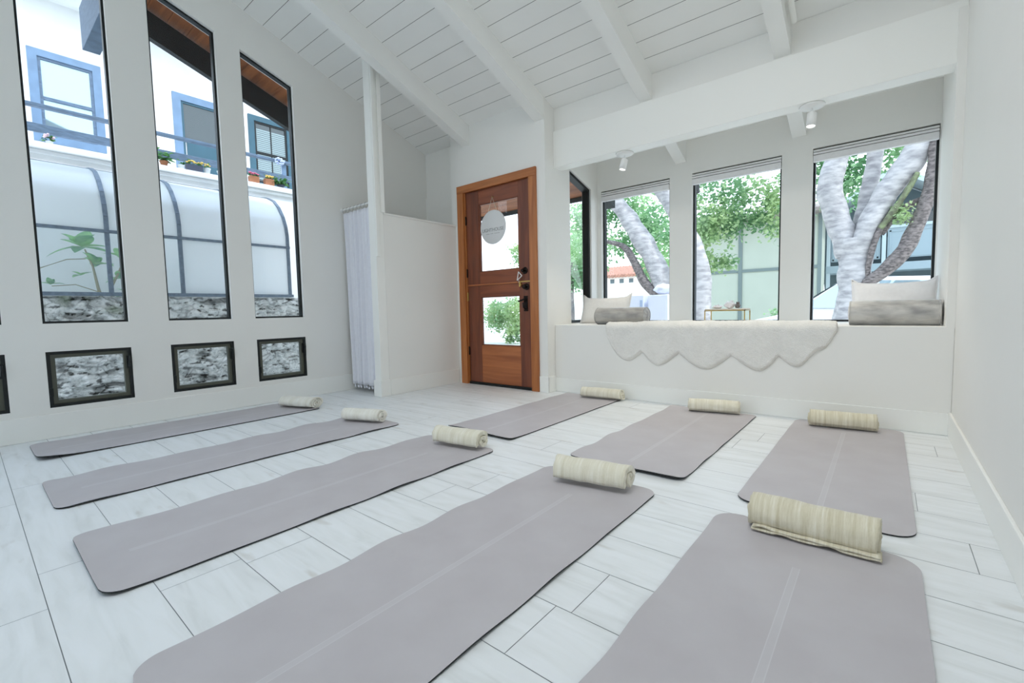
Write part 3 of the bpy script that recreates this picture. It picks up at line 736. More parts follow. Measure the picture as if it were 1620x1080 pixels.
def sheep(u, v, out):
    x = -2.06 + 1.798*u; zb = zbot(x)
    back = .42 - .09*abs(math.sin(u*9)); back *= min(1, (min(u, 1-u)*14)**.5) if min(u, 1-u) < .07 else 1
    back *= .16 + .84*min(1, max(0, (x+1.76)/.12))
    R = .03; La, Lc, Ld = back, R*PI/2, max(.01, ZSEAT-R-zb)
    s = v*(La+Lc+Ld)
    ed = min(s, La+Lc+Ld-s, (x+2.06+.012), (-.262-x+.012))
    h = .030*min(1, max(0, ed)/.028)**.5
    p0 = Vector((x, 0, 0))
    nn = .5+.5*noise.noise(Vector((x*7, s*6, 0))); h *= .72+.5*nn
    h += .0035*noise.noise(Vector((x*55, s*40, 2))) * min(1, max(0, ed)/.02)
    h += .006*math.sin(x*24+2*math.sin(x*5))*(1 if s > La else .2) * min(1, max(0, ed)/.03)
    if not out: h = .0015
    if s < La: q = Vector((x, YSEAT+R-.002+(La-s), ZSEAT+.002+h))
    elif s < La+Lc:
        a = (s-La)/R; q = Vector((x, YSEAT+R-.002-math.sin(a)*(R+h), ZSEAT-R+.001+math.cos(a)*(R+h)))
    else: q = Vector((x, YSEAT-.002-h, ZSEAT-R-(s-La-Lc)))
    if out and ed < .02: q.x += .004*noise.noise(Vector((x*60, s*60, 5)))
    return q
b = MB(); b.grid(300, 110, lambda u, v: sheep(u, v, True)); b.grid(100, 40, lambda u, v: sheep(u, v, False))
tag(b.build('sheepskin_throw', M['fur']), 'white scalloped sheepskin throw draped over the window seat edge', 'throw')

# ------------------------------------------------------------------ pillows and bolsters
def pillow(cx, cy, w, h, t, lean, m, label, ears=.02, rz=0, flange=True, seed=0):
    e = tag(empty('pillow', (cx, cy, ZSEAT), rz), label, 'pillow')
    def face(sg):
        def fn(u, v):
            a, c = u*2-1, v*2-1
            x = a*w/2; z = c*h/2
            pin = 1-.10*(1-a*a); z *= pin if c > 0 else 1-.02*(1-a*a); x *= 1-.05*(1-c*c)
            th = t/2*(max(0, 1-a**4)**.55)*(max(0, 1-c**4)**.55)
            th *= 1+.12*noise.noise(Vector((a*2.2, c*2, seed+sg)))
            y = sg*th
            z += h/2
            if abs(a) > .8 and c > .6: z += ears*((abs(a)-.8)/.2)*((c-.6)/.4)
            yy = y*math.cos(lean) + z*math.sin(lean); zz = z*math.cos(lean) - y*math.sin(lean)
            return (x, yy, max(zz, .002))
        return fn
    b = MB(); b.grid(36, 24, face(-1)); b.grid(36, 24, face(1)); b.build('cushion', M[m], e, weld=True)
    if flange:
        pts = []
        for k in range(96):
            q = k/24; s = int(q); f = q-s
            u, v = [(f, 0), (1, f), (1-f, 1), (0, 1-f)][s % 4]
            pts.append(Vector(face(1)(u, v)))
        pts.append(pts[0]); b = MB(); b.tube(pts, .0055, 6, caps=False); b.build('piping', M[m], e)
    return e
pillow(-2.325, 4.36, .57, .29, .13, .28, 'linen', 'cream linen pillow on the left end of the window seat', .035, seed=1)
pillow(.035, 4.42, .50, .325, .14, .25, 'whitecotton', 'white pillow behind the silver bolster at the right end of the seat', .03, seed=3)
def bolster(x0, x1, cy, r, m, label, seed, rz=0, capside=0):
    L = x1-x0; e = tag(empty('bolster', ((x0+x1)/2, cy, ZSEAT), rz), label, 'bolster', 'velvet bolsters on the window seat')
    def fn(u, v):
        a = v*2*PI; x = (u-.5)*L; ed = (abs(u-.5)*2)**14
        k = r*(1+.045*noise.noise(Vector((x*6, math.cos(a)*1.5+seed, math.sin(a)*1.5))) + .016*noise.noise(Vector((x*16, math.cos(a)*3+seed, math.sin(a)*3))))*(1-.06*ed)
        return (x, math.cos(a)*k*1.08, max(.002, math.sin(a)*k + r))
    b = MB(); b.grid(60, 40, fn); b.build('sleeve', M[m], e, weld=True)
    for sgn in (-1, 1):
        u = 0 if sgn < 0 else 1; ring = [Vector(fn(u, k/40)) for k in range(41)]
        b = MB(); b.tube(ring, .006, 6, caps=False); b.build('piping', M[m], e)
        c = sum((q for q in ring[:-1]), Vector())/40
        V = []; rr = [1, .72, .42, .15, 0]
        for q_ in rr:
            for k in range(40):
                p = c + (ring[k]-c)*q_; p = Vector((p.x + sgn*.012*(1-q_**2) + sgn*.003*math.sin(k*PI/2.5)*q_*(1-q_)*4, p.y, p.z)); V.append(p)
        b = MB(); b.add(V, [(j*40+k, j*40+(k+1) % 40, (j+1)*40+(k+1) % 40, (j+1)*40+k) for j in range(4) for k in range(40)], 0, True); b.build('end_cap', M[m], e)
    return e
bolster(-2.25, -1.745, 4.12, .083, 'velvet2', 'grey velvet bolster in front of the cream linen pillow', 2)
bolster(-.20, .275, 4.13, .088, 'velvet', 'silver velvet bolster at the right end of the window seat', 7)

# ------------------------------------------------------------------ little gold-legged tray table with crystals
T = tag(empty('tray_table', (-1.13, 4.50, ZSEAT)), 'low gold-legged tray table on the seat below the middle window', 'table')
b = MB(); b.box(-.17, .17, -.10, .10, .122, .134); bevel(b.build('table_top', mat('pale_wood', srgb(222, 212, 198), .5), T), .002)
b = MB()
for yy in (-.10, .10): b.box(-.172, .172, yy-.004, yy+.004, .113, .121)
for xx in (-.168, .168): b.box(xx-.004, xx+.004, -.1, .1, .113, .121)
b.build('apron', M['brass'], T)
for xx in (-.168, .168):
    for yy in (-.10, .10):
        b = MB(); b.box(xx-.004, xx+.004, yy-.004, yy+.004, 0, .121); b.build('leg', M['brass'], T)
cry = mat('milky_quartz', srgb(247, 245, 248), .2, .6, noise_amt=.08, noise_scale=18)
dk = mat('smoky_quartz', srgb(120, 112, 110), .2, .7, noise_amt=.3, noise_scale=25)
def crystal(x, y, z, rx, ry, rz_, label, m, seed):
    e = tag(empty('crystal', (x, y, z)), label, 'crystal', 'crystals on the tray table'); r = random.Random(seed)
    bm = bmesh.new(); pts = []
    for k in range(46):
        d = Vector((r.gauss(0, 1), r.gauss(0, 1), r.gauss(0, 1))).normalized(); k2 = r.uniform(.75, 1.05)
        pts.append(bm.verts.new((d.x*rx*k2, d.y*ry*k2, max(0, d.z*rz_*k2*.8+rz_*.7))))
    bmesh.ops.convex_hull(bm, input=pts); me = bpy.data.meshes.new('stone'); bm.to_mesh(me); bm.free(); me.materials.append(m)
    o = bpy.data.objects.new('stone', me); C.objects.link(o); o.parent = e
    b = MB()
    for q in range(5):
        a = r.uniform(0, 6.28); bx, by = math.cos(a)*rx*.4, math.sin(a)*ry*.4; h = rz_*r.uniform(.9, 1.5); w = rx*.22
        b.lathe([(w, rz_*.6), (w*.9, rz_*.6+h*.6), (0, rz_*.6+h*.8)], 6, (bx, by, 0), smooth=False)
    b.build('points', m, e)
ZT = ZSEAT+.134
crystal(-1.215, 4.48, ZT, .055, .035, .024, 'flat pale crystal at the left of the tray table', cry, 1)
crystal(-1.105, 4.49, ZT, .055, .04, .045, 'tall white crystal cluster in the middle of the tray table', cry, 2)
crystal(-1.035, 4.47, ZT, .026, .026, .036, 'darker smoky crystal at the right of the tray table', dk, 3)
#OUT-BEGIN
# ------------------------------------------------------------------ outside, left: path, stone wall, greenhouse, terrace, neighbour house
GZ = -.3
FILL_LAMP = 14
b = MB(); b.box(-80, 80, 3.9, 90, GZ-.1, GZ); b.box(-80, -4.77, -30, 3.9, GZ-.1, GZ); b.box(.5, 80, -30, 3.9, GZ-.1, GZ); b.box(-4.77, .5, -30, -3.15, GZ-.1, GZ)
struct(b.build('ground', mat('pale_concrete_ground', srgb(214, 214, 208), .9, noise_amt=.12, noise_scale=1.2)))
b = MB(); b.box(-6.3, -4.77, -4, 3.9, GZ, .05); tag(struct(b.build('ground_path', mat('concrete_path', srgb(200, 202, 200), .9, noise_amt=.15, noise_scale=5))), 'concrete side path')

def stone_mat():
    m = bpy.data.materials.new('limestone_rubble'); m.use_nodes = True; nt = m.node_tree; b = nt.nodes['Principled BSDF']; L = nt.links
    tc = nt.nodes.new('ShaderNodeTexCoord'); n = nt.nodes.new('ShaderNodeTexNoise'); n.inputs['Scale'].default_value = 9; n.inputs['Detail'].default_value = 9; n.inputs['Roughness'].default_value = .7
    L.new(tc.outputs['Object'], n.inputs['Vector'])
    r = nt.nodes.new('ShaderNodeValToRGB'); L.new(n.outputs[0], r.inputs[0]); e = r.color_ramp.elements
    e[0].position = .34; e[0].color = srgb(150, 152, 152); e[1].position = .56; e[1].color = srgb(248, 248, 246); k = e.new(.44); k.color = srgb(214, 216, 214)
    at = nt.nodes.new('ShaderNodeAttribute'); at.attribute_name = 'joint_crevice_shade'
    mx = nt.nodes.new('ShaderNodeMix'); mx.data_type = 'RGBA'; mx.inputs[7].default_value = srgb(62, 62, 58)  # dark tone for the joints and the painted crevice shade
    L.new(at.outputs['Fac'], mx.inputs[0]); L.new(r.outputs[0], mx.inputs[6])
    at2 = nt.nodes.new('ShaderNodeAttribute'); at2.attribute_name = 'moss'
    mx2 = nt.nodes.new('ShaderNodeMix'); mx2.data_type = 'RGBA'; mx2.inputs[7].default_value = srgb(92, 118, 56)
    L.new(at2.outputs['Fac'], mx2.inputs[0]); L.new(mx.outputs[2], mx2.inputs[6])
    L.new(mx2.outputs[2], b.inputs['Base Color']); b.inputs['Roughness'].default_value = .9
    return m
def stone_wall():
    y0, y1, z0, z1 = -1.0, 3.05, .03, 1.085; nu, nv = 620, 160; J = []; MO = []; P_ = []
    for j in range(nv+1):
        for i in range(nu+1):
            y = y0+(y1-y0)*i/nu; z = z0+(z1-z0)*j/nv
            w1 = noise.noise(Vector((y*3, z*3, 8)))*.5
            n1 = noise.fractal(Vector((y*3.6+w1, z*9+w1, 3)), .8, 2.1, 3); n2 = noise.fractal(Vector((y*13+w1, z*27, 13)), .8, 2.2, 4)
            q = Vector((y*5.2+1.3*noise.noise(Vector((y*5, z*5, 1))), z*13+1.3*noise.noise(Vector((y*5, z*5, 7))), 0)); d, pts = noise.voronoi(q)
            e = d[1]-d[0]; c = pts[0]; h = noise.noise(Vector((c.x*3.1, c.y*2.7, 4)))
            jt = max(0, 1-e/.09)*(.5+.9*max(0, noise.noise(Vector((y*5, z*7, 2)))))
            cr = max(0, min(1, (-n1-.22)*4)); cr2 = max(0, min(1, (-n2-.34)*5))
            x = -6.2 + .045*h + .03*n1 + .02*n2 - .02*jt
            J.append(min(1, .6*cr + .8*cr2 + .5*jt)); P_.append((x, y, z))  # joint tone plus shade painted into the hollows
            mo = max(0, noise.noise(Vector((y*7, z*9, 11)))*2)*max(0, 1-abs(y-.95)/.55)*max(0, (z-.86)/.2); MO.append(min(1, mo))
    b = MB(); n = nu+1
    b.add(P_, [(j*n+i, j*n+i+1, (j+1)*n+i+1, (j+1)*n+i) for j in range(nv) for i in range(nu)], 0, True)
    b.box(-6.75, -6.24, y0, y1, z0, z1-.01)
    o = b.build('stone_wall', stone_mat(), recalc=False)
    for nm, A in (('joint_crevice_shade', J), ('moss', MO)):
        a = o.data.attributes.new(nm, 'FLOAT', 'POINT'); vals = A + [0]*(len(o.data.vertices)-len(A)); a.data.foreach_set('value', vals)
    tag(o, 'rough grey and white rubble stone wall outside the left windows', 'wall')
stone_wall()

# greenhouse lean-to
GH = tag(empty('greenhouse', (-6.2, 1.2, 1.09)), 'lean-to greenhouse with curved glass standing on the stone wall', 'greenhouse'); GL = Vector(GH.location)
def grel(o): o.parent = GH; o.matrix_parent_inverse = Matrix.Translation(-GL); return o
prof = [(-6.2, 1.11), (-6.2, 1.45), (-6.2, 1.75), (-6.2, 1.90), (-6.225, 2.02), (-6.29, 2.16), (-6.40, 2.30), (-6.54, 2.41), (-6.72, 2.48), (-6.92, 2.52), (-7.15, 2.55)]
leadm = mat('greenhouse_metal', srgb(128, 142, 158), .5, metal=.3, noise_amt=.25, noise_scale=30)
ribs = [-.82, -.20, .40, 1.02, 1.645, 2.25, 2.85]
for y in ribs:
    b = MB()
    for (xa, za), (xb, zb) in zip(prof[:-1], prof[1:]):
        d = Vector((xb-xa, zb-za)).normalized(); nn = Vector((-d.y, d.x))*.014
        b.prism('y', y-.019, y+.019, [(xa-nn.x, za-nn.y), (xb-nn.x, zb-nn.y), (xb+nn.x, zb+nn.y), (xa+nn.x, za+nn.y)])
    grel(b.build('rib', leadm))
for z, h in ((1.09, .035), (1.735, .028)):
    b = MB(); b.box(-6.225 if z > 1.2 else -6.26, -6.175 if z > 1.2 else -6.14, -.82, 2.87, z, z+h); grel(b.build('rail' if z > 1.2 else 'sill', leadm))
b = MB(); b.box(-7.0, -6.9, -.82, 2.87, 2.505, 2.53); grel(b.build('top_rail', leadm))
for ya, yb in zip(ribs[:-1], ribs[1:]):
    b = MB(); b.add([(-6.2, ya, 1.12), (-6.2, yb, 1.12), (-6.2, yb, 1.75), (-6.2, ya, 1.75)], [(0, 1, 2, 3)]); grel(b.build('lower_pane', M['greenglass' if ya < 1.3 else 'milkglass']))
    b = MB(); V = []
    for (x, z) in prof[2:]: V += [(x, ya, z), (x, yb, z)]
    b.add(V, [(2*i, 2*i+1, 2*i+3, 2*i+2) for i in range(len(prof)-3)], 0, True); grel(b.build('curved_pane', M['milkglass'], recalc=False))
# plant behind the greenhouse glass
leafm = bpy.data.materials.new('plant_leaf')
def leaf_material(name, ca, cb, rough=.5, trans=.35, scale=3):
    m = bpy.data.materials.new(name); m.use_nodes = True; nt = m.node_tree; L = nt.links; b = nt.nodes['Principled BSDF']
    tc = nt.nodes.new('ShaderNodeTexCoord'); n = nt.nodes.new('ShaderNodeTexNoise'); n.inputs['Scale'].default_value = scale; n.inputs['Detail'].default_value = 4; L.new(tc.outputs['Object'], n.inputs['Vector'])
    r = nt.nodes.new('ShaderNodeValToRGB'); L.new(n.outputs[0], r.inputs[0]); r.color_ramp.elements[0].position = .38; r.color_ramp.elements[1].position = .62
    r.color_ramp.elements[0].color = ca; r.color_ramp.elements[1].color = cb; L.new(r.outputs[0], b.inputs['Base Color']); b.inputs['Roughness'].default_value = rough
    t = nt.nodes.new('ShaderNodeBsdfTranslucent'); L.new(r.outputs[0], t.inputs[0]); mx = nt.nodes.new('ShaderNodeMixShader'); mx.inputs[0].default_value = trans
    L.new(b.outputs[0], mx.inputs[1]); L.new(t.outputs[0], mx.inputs[2]); L.new(mx.outputs[0], nt.nodes['Material Output'].inputs[0]); return m
M['bigleaf'] = leaf_material('rubber_plant_leaf', srgb(84, 150, 116), srgb(176, 224, 160), .35, .4, 6)
def big_leaf(b, p, d, L_, W_, droop=.3, up=Vector((0, 0, 1))):
    p = Vector(p); d = Vector(d).normalized(); s = d.cross(up).normalized(); nrm = s.cross(d).normalized(); n = 8; V = []
    for i in range(n+1):
        t = i/n; w = W_*math.sin(PI*min(1, t**.8))**.8*.5 + .002
        c = p + d*(L_*t) - up*(droop*L_*t*t)
        V += [c - s*w + nrm*w*.25, c, c + s*w + nrm*w*.25]
    F = []
    for i in range(n):
        k = i*3; F += [(k, k+1, k+4, k+3), (k+1, k+2, k+5, k+4)]
    b.add(V, F, 0, True)
PX = -6.62
PL = tag(empty('rubber_plant', (PX, 1.0, 1.08)), 'big-leaved green plant behind the greenhouse glass in the left window', 'plant'); L0 = Vector(PL.location)
def prel(o): o.parent = PL; o.matrix_parent_inverse = Matrix.Translation(-L0); return o
b = MB()
stems = [[(PX, 1.0, 1.08), (PX, .98, 1.2), (PX+.02, .95, 1.42), (PX, .90, 1.6)], [(PX, 1.1, 1.08), (PX, 1.08, 1.18), (PX+.05, 1.15, 1.35), (PX, 1.22, 1.52)], [(PX, .98, 1.15), (PX+.05, .8, 1.22), (PX+.05, .62, 1.2)], [(PX, .9, 1.5), (PX+.03, .75, 1.48), (PX, .55, 1.38)]]
for i, s in enumerate(stems): b.tube(s, [.018, .014, .010, .007][:len(s)] if i < 2 else .005, 8)
prel(b.build('stem', mat('plant_stem', srgb(168, 160, 132), .7)))
b = MB(); r = random.Random(5)
for (y, z, n, sz) in ((.88, 1.62, 13, .25), (.98, 1.44, 8, .2), (1.2, 1.52, 9, .2), (1.18, 1.3, 6, .16), (.62, 1.22, 8, .10), (.85, 1.32, 5, .12), (1.25, 1.12, 5, .16)):
    for k in range(n):
        a = 2*PI*k/n + r.uniform(-.4, .4); el = r.uniform(-.1, 1.1)
        big_leaf(b, (PX+r.uniform(-.03, .03), y, z), (math.cos(a)*.75*math.cos(el), math.sin(a)*math.cos(el), math.sin(el)), sz*r.uniform(.75, 1.15), sz*r.uniform(.42, .6), r.uniform(.1, .5))
prel(b.build('leaves', M['bigleaf'], recalc=False))

# stucco terrace wall, ledge and neighbour house
b = MB(); b.box(-7.35, -7.15, -.9, 4.6, GZ, 2.70); tag(b.build('terrace_wall', M['stucco']), 'white stucco wall of the terrace behind the greenhouse', 'wall')
b = MB(); b.box(-8.198, -7.08, -.95, 4.65, 2.702, 2.775); b.box(-7.148, -7.11, -.95, 4.62, 2.655, 2.70)
tag(bevel(b.build('terrace_ledge', M['stucco']), .008), 'white terrace slab edge carrying the flower pots', 'ledge')
RAIL = tag(empty('balcony_railing', (-7.3, 1.5, 2.775)), 'blue grey timber balcony railing above the greenhouse', 'railing'); L1 = Vector(RAIL.location)
def rrel(o): o.parent = RAIL; o.matrix_parent_inverse = Matrix.Translation(-L1); return o
b = MB(); b.box(-7.33, -7.25, -.9, 4.6, 3.20, 3.235); rrel(bevel(b.build('top_rail', M['blueblack']), .004))
b = MB(); b.box(-7.31, -7.27, -.9, 4.6, 2.93, 3.02); rrel(bevel(b.build('middle_rail', M['blueblack']), .004))
for y in (-.75, .57, 3.37, 4.5):
    b = MB(); b.box(-7.345, -7.30, y-.03, y+.03, 2.775, 3.2); rrel(b.build('post', M['houseblue']))
H_ = tag(empty('neighbour_house', (-8.3, 1.5, GZ)), 'white neighbouring house with blue-framed windows above the greenhouse', 'house'); L2 = Vector(H_.location)
def hrel(o, par=None):
    o.parent = H_; o.matrix_parent_inverse = Matrix.Translation(-L2); return o
b = MB(); b.box(-12, -8.2, -.7, 7, GZ, 4.86); hrel(b.build('facade', M['stucco']))
b = MB(); b.prism('y', -.95, 7.2, [(-7.85, 4.86), (-10.1, 5.9), (-12.3, 4.86), (-12.3, 4.98), (-10.1, 6.02), (-7.85, 4.98)]); hrel(b.build('roof', M['darkfascia']))
b = MB(); b.box(-7.88, -7.82, -.95, 7.2, 4.82, 4.99); b.box(-8.2, -7.86, -.95, 7.2, 4.84, 4.87); hrel(b.build('eave', M['stucco']))
def hwin(y0, y1, z0, z1, tr, ins, glass, w=.085, splits=(), mun=(), panel=None, blinds=False):
    X = -8.2
    b = MB(); rect = lambda bb, ya, yb, za, zb, xa, xb, ww: [bb.box(xa, xb, ya, ya+ww, za, zb), bb.box(xa, xb, yb-ww, yb, za, zb), bb.box(xa, xb, ya+ww, yb-ww, zb-ww, zb), bb.box(xa, xb, ya+ww, yb-ww, za, za+ww)]
    rect(b, y0, y1, z0, z1, X, X+.035, w); fr = hrel(b.build('window_trim', tr))
    b = MB(); rect(b, y0+w, y1-w, z0+w, z1-w, X, X+.022, .03)
    for z in splits: b.box(X, X+.022, y0+w+.03, y1-w-.03, z-.02, z+.02)
    for y in mun: b.box(X, X+.018, y-.009, y+.009, z0+w+.03, z1-w-.03)
    s = b.build('sash', ins); s.parent = fr
    if panel:
        b = MB(); b.box(X, X+.016, y0+w+.05, y1-w-.05, z0+w, panel); q = b.build('lower_panel', ins); q.parent = fr
    b = MB(); b.box(X, X+.008, y0+w+.03, y1-w-.03, max(panel or 0, z0+w+.03), z1-w-.03); g = b.build('pane', glass); g.parent = fr
    if blinds:
        b = MB()
        for k in range(26): b.box(X+.009, X+.013, y0+w+.03, y1-w-.03, z0+w+.06+k*.032, z0+w+.084+k*.032)
        q = b.build('slat_blind', mat('slat_blind', srgb(150, 168, 170), .4)); q.parent = fr
hwin(.735, 1.415, 3.08, 4.20, M['houseblue'], M['blueblack'], M['skyglass'], .085, splits=(3.62,))
hwin(2.20, 2.96, 2.78, 4.17, M['houseblue'], M['houseteal'], M['darkglass'], .10, splits=(3.52,), panel=3.5)
hwin(3.23, 3.93, 3.0, 4.17, M['houseteal'], M['blackmetal'], M['darkglass'], .085, splits=(3.58,), mun=(3.58,), blinds=True)
# flower pots on the ledge
M['potleaf'] = leaf_material('pot_leaf', srgb(50, 110, 58), srgb(120, 170, 96), .5, .3, 20)
terra = mat('terracotta', srgb(176, 118, 84), .8, noise_amt=.2, noise_scale=20); potw = mat('white_glazed_pot', srgb(228, 232, 234), .3); potd = mat('dark_planter', srgb(70, 78, 96), .6)
pink = mat('pink_petals', srgb(224, 120, 150), .7); yel = mat('yellow_petals', srgb(226, 196, 110), .7); palep = mat('pale_pink_petals', srgb(236, 206, 216), .7); lilac = mat('pale_lilac_petals', srgb(206, 216, 240), .7)
def pot(y, label, pm, fm=None, r=.045, h=.09, leaf=40, fol=.07, fl=14, long=0, green=True, x=-7.165, seed=1):
    e = tag(empty('flower_pot', (x, y, 2.775)), label, 'flower pot', 'flower pots on the terrace ledge'); rr = random.Random(seed)
    b = MB()
    if long: b.prism('y', -long, long, [(-r*.8, 0), (r*.8, 0), (r, h), (-r, h)])
    else: b.lathe([(0, 0), (r*.7, 0), (r, h), (r*1.08, h), (r*1.08, h*.85), (r*.9, h*.85), (0, h*.8)], 16)
    b.build('pot', pm, e)
    b = MB()
    for k in range(leaf):
        p = Vector((rr.gauss(0, .5)*fol*.6, rr.uniform(-1, 1)*max(long, fol*.8), h + abs(rr.gauss(0, .5))*fol)); a = rr.uniform(0, 6.28)
        big_leaf(b, p, (math.cos(a), math.sin(a), rr.uniform(0, .9)), fol*rr.uniform(.5, .9), fol*.4, .3)
    b.build('foliage', M['potleaf'], e, recalc=False)
    if fm:
        b = MB()
        for k in range(fl):
            p = (rr.gauss(0, .4)*fol*.6+.02, rr.uniform(-1, 1)*max(long, fol*.7), h + fol*rr.uniform(.5, 1.1)); b.ball(p, .014, .014, .011, 6, 4)
        b.build('blossoms', fm, e)
pot(.76, 'small flower pot with pale pink blossoms under the left railing', potw, palep, .03, .04, fol=.06, seed=1)
pot(1.79, 'reddish pot with bushy green leaves, first below the middle railing', terra, None, .045, .07, 60, .10, seed=2)
pot(1.975, 'small white pot between the bushy plant and dark planter', potw, None, .04, .06, 14, .05, seed=3)
pot(2.12, 'dark planter box with small yellow flowers', potd, yel, .045, .09, 40, .05, 18, long=.09, seed=4)
pot(2.27, 'white pot right of the dark planter box', potw, yel, .04, .085, 16, .05, 6, seed=5)
pot(2.43, 'white pot at the edge of the middle tall window', potw, None, .04, .08, 14, .05, seed=6)
pot(2.86, 'terracotta trough with pink flowers behind the right tall window', terra, pink, .045, .10, 40, .05, 16, long=.062, seed=7)
pot(3.07, 'terracotta trough with yellow flowers behind the right tall window', terra, yel, .045, .10, 40, .05, 16, long=.062, seed=8)
pot(3.24, 'low pot with lush green plant beside the balcony post', potd, None, .05, .05, 90, .10, seed=9)
b = MB(); b.tube([(-7.24, 3.30, 3.02), (-7.24, 3.30, 3.2)], .004, 6)
for k in range(60):
    a = rnd.uniform(0, 6.28); el = rnd.uniform(-1.2, 1.4); b.ball((-7.22+.03*math.cos(a)*math.cos(el), 3.27+.065*math.sin(a)*math.cos(el), 3.20+.05*math.sin(el)), .013, .013, .011, 6, 4)
tag(b.build('hydrangea_bloom', lilac), 'round pale lilac bloom at the balcony rail', 'flower')

# ------------------------------------------------------------------ outside, street side
bark = mat('pale_smooth_bark', srgb(196, 192, 190), .8, noise_scale=5, bump=.5, bump_scale=14, stretch=(1.2, 1.2, 3.2), col2=srgb(150, 147, 148))
barkb = mat('brown_rough_bark', srgb(140, 130, 126), .9, noise_scale=12, bump=.9, bump_scale=22, stretch=(1.5, 1.5, 3), col2=srgb(84, 78, 76))
barkm = mat('mossy_bark', srgb(136, 146, 110), .9, noise_scale=14, bump=.8, bump_scale=24, col2=srgb(92, 90, 76))
M['fol1'] = leaf_material('tree_leaf_mint', srgb(112, 158, 112), srgb(192, 222, 172), .55, .5, .9)
M['fol2'] = leaf_material('tree_leaf_olive', srgb(120, 160, 116), srgb(198, 216, 160), .55, .5, .9)
def fol(vols, n, size, seed, loc):
    r = random.Random(seed); b = MB(); tot = sum(v[6] for v in vols)
    for (cx, cy, czz, rx, ry, rz_, wgt) in vols:
        clumps = []
        for k in range(int(14*wgt)+4):
            d = Vector((r.uniform(-1, 1), r.uniform(-1, 1), r.uniform(-1, 1)))
            clumps.append((cx+d.x*rx, cy+d.y*ry, czz+d.z*rz_))
        for k in range(int(n*wgt/tot)):
            c = clumps[r.randrange(len(clumps))]; s = .17*min(1.4, (rx+rz_)/1.2)
            p = Vector((c[0]+r.gauss(0, s), c[1]+r.gauss(0, s), c[2]+r.gauss(0, s*.8)))
            a = Vector((r.gauss(0, 1), r.gauss(0, 1), r.gauss(0, .7))).normalized(); s2 = a.cross(Vector((r.gauss(0, 1), r.gauss(0, 1), r.gauss(0, 1)))).normalized()
            l = size*r.uniform(.6, 1.3); w = l*.32
            b.add([p-Vector(loc), p+a*l*.5+s2*w-Vector(loc), p+a*l-Vector(loc), p+a*l*.5-s2*w-Vector(loc)], [(0, 1, 2, 3)])
    return b
def tree(name, label, loc, trunks, vols, n, size, fm, seed, cat='tree'):
    e = tag(empty(name, loc), label, cat); L = Vector(loc)
    for nm, pts, rad, m in trunks:
        P2 = [Vector(p) for p in pts]; Q = []; RR = []   # smooth the limb
        for i in range(len(P2)-1):
            p0, p1, p2, p3 = P2[max(0, i-1)], P2[i], P2[i+1], P2[min(len(P2)-1, i+2)]
            for k in range(5):
                t = k/5; Q.append(.5*((2*p1)+(-p0+p2)*t+(2*p0-5*p1+4*p2-p3)*t*t+(-p0+3*p1-3*p2+p3)*t**3)); RR.append(rad[i]+(rad[i+1]-rad[i])*t)
        Q.append(P2[-1]); RR.append(rad[-1])
        b = MB(); b.tube([q-L for q in Q], [a*(1+.06*noise.noise(Vector((i*.5, seed, 0)))) for i, a in enumerate(RR)], 20, bump=.22, seed=seed); b.build(nm, m, e)
    if vols: fol(vols, n, size, seed, loc).build('foliage', fm, e, recalc=False)
    return e
Y9 = 9.0
tree('forked_tree', 'pale-barked tree forking into three limbs outside the right bay window', (-.41, Y9, GZ), [
    ('trunk', [(-.41, Y9, GZ), (-.41, Y9, .3), (-.40, Y9, .8), (-.395, Y9, 1.25), (-.40, Y9, 1.6), (-.42, Y9, 1.85)], [.33, .29, .24, .215, .225, .22], bark),
    ('branch', [(-.48, Y9, 1.6), (-.55, Y9, 1.9), (-.63, Y9, 2.2), (-.74, Y9-.05, 2.68), (-.66, Y9-.1, 3.1), (-.60, Y9-.1, 3.5), (-.56, Y9, 4.3), (-.7, Y9, 5.2)], [.17, .18, .165, .185, .15, .14, .12, .08], bark),
    ('branch', [(-.36, Y9+.12, 1.6), (-.33, Y9+.16, 2.1), (-.27, Y9+.2, 2.5), (-.22, Y9+.2, 2.9), (-.18, Y9+.2, 3.4), (-.1, Y9+.2, 4.5)], [.13, .12, .115, .105, .10, .07], bark),
    ('branch', [(-.36, Y9-.05, 1.6), (-.25, Y9-.08, 1.95), (-.12, Y9-.1, 2.3), (-.01, Y9-.1, 2.55), (.17, Y9-.1, 2.80), (.34, Y9-.1, 3.08), (.55, Y9-.1, 3.5), (.8, Y9, 4.6)], [.16, .165, .15, .16, .165, .16, .13, .08], bark)],
    [(-1.0, 11.6, 3.7, .5, .4, .75, .9), (-.55, 11.8, 3.6, .35, .4, .9, .9), (.1, 11.6, 4.05, .5, .4, .55, .8), (-.3, 10.5, 5.4, 1.6, 1, .8, 1.2), (.6, 11.6, 4.6, .4, .5, .6, .4)], 5200, .11, M['fol1'], 11)
YB9 = 8.8
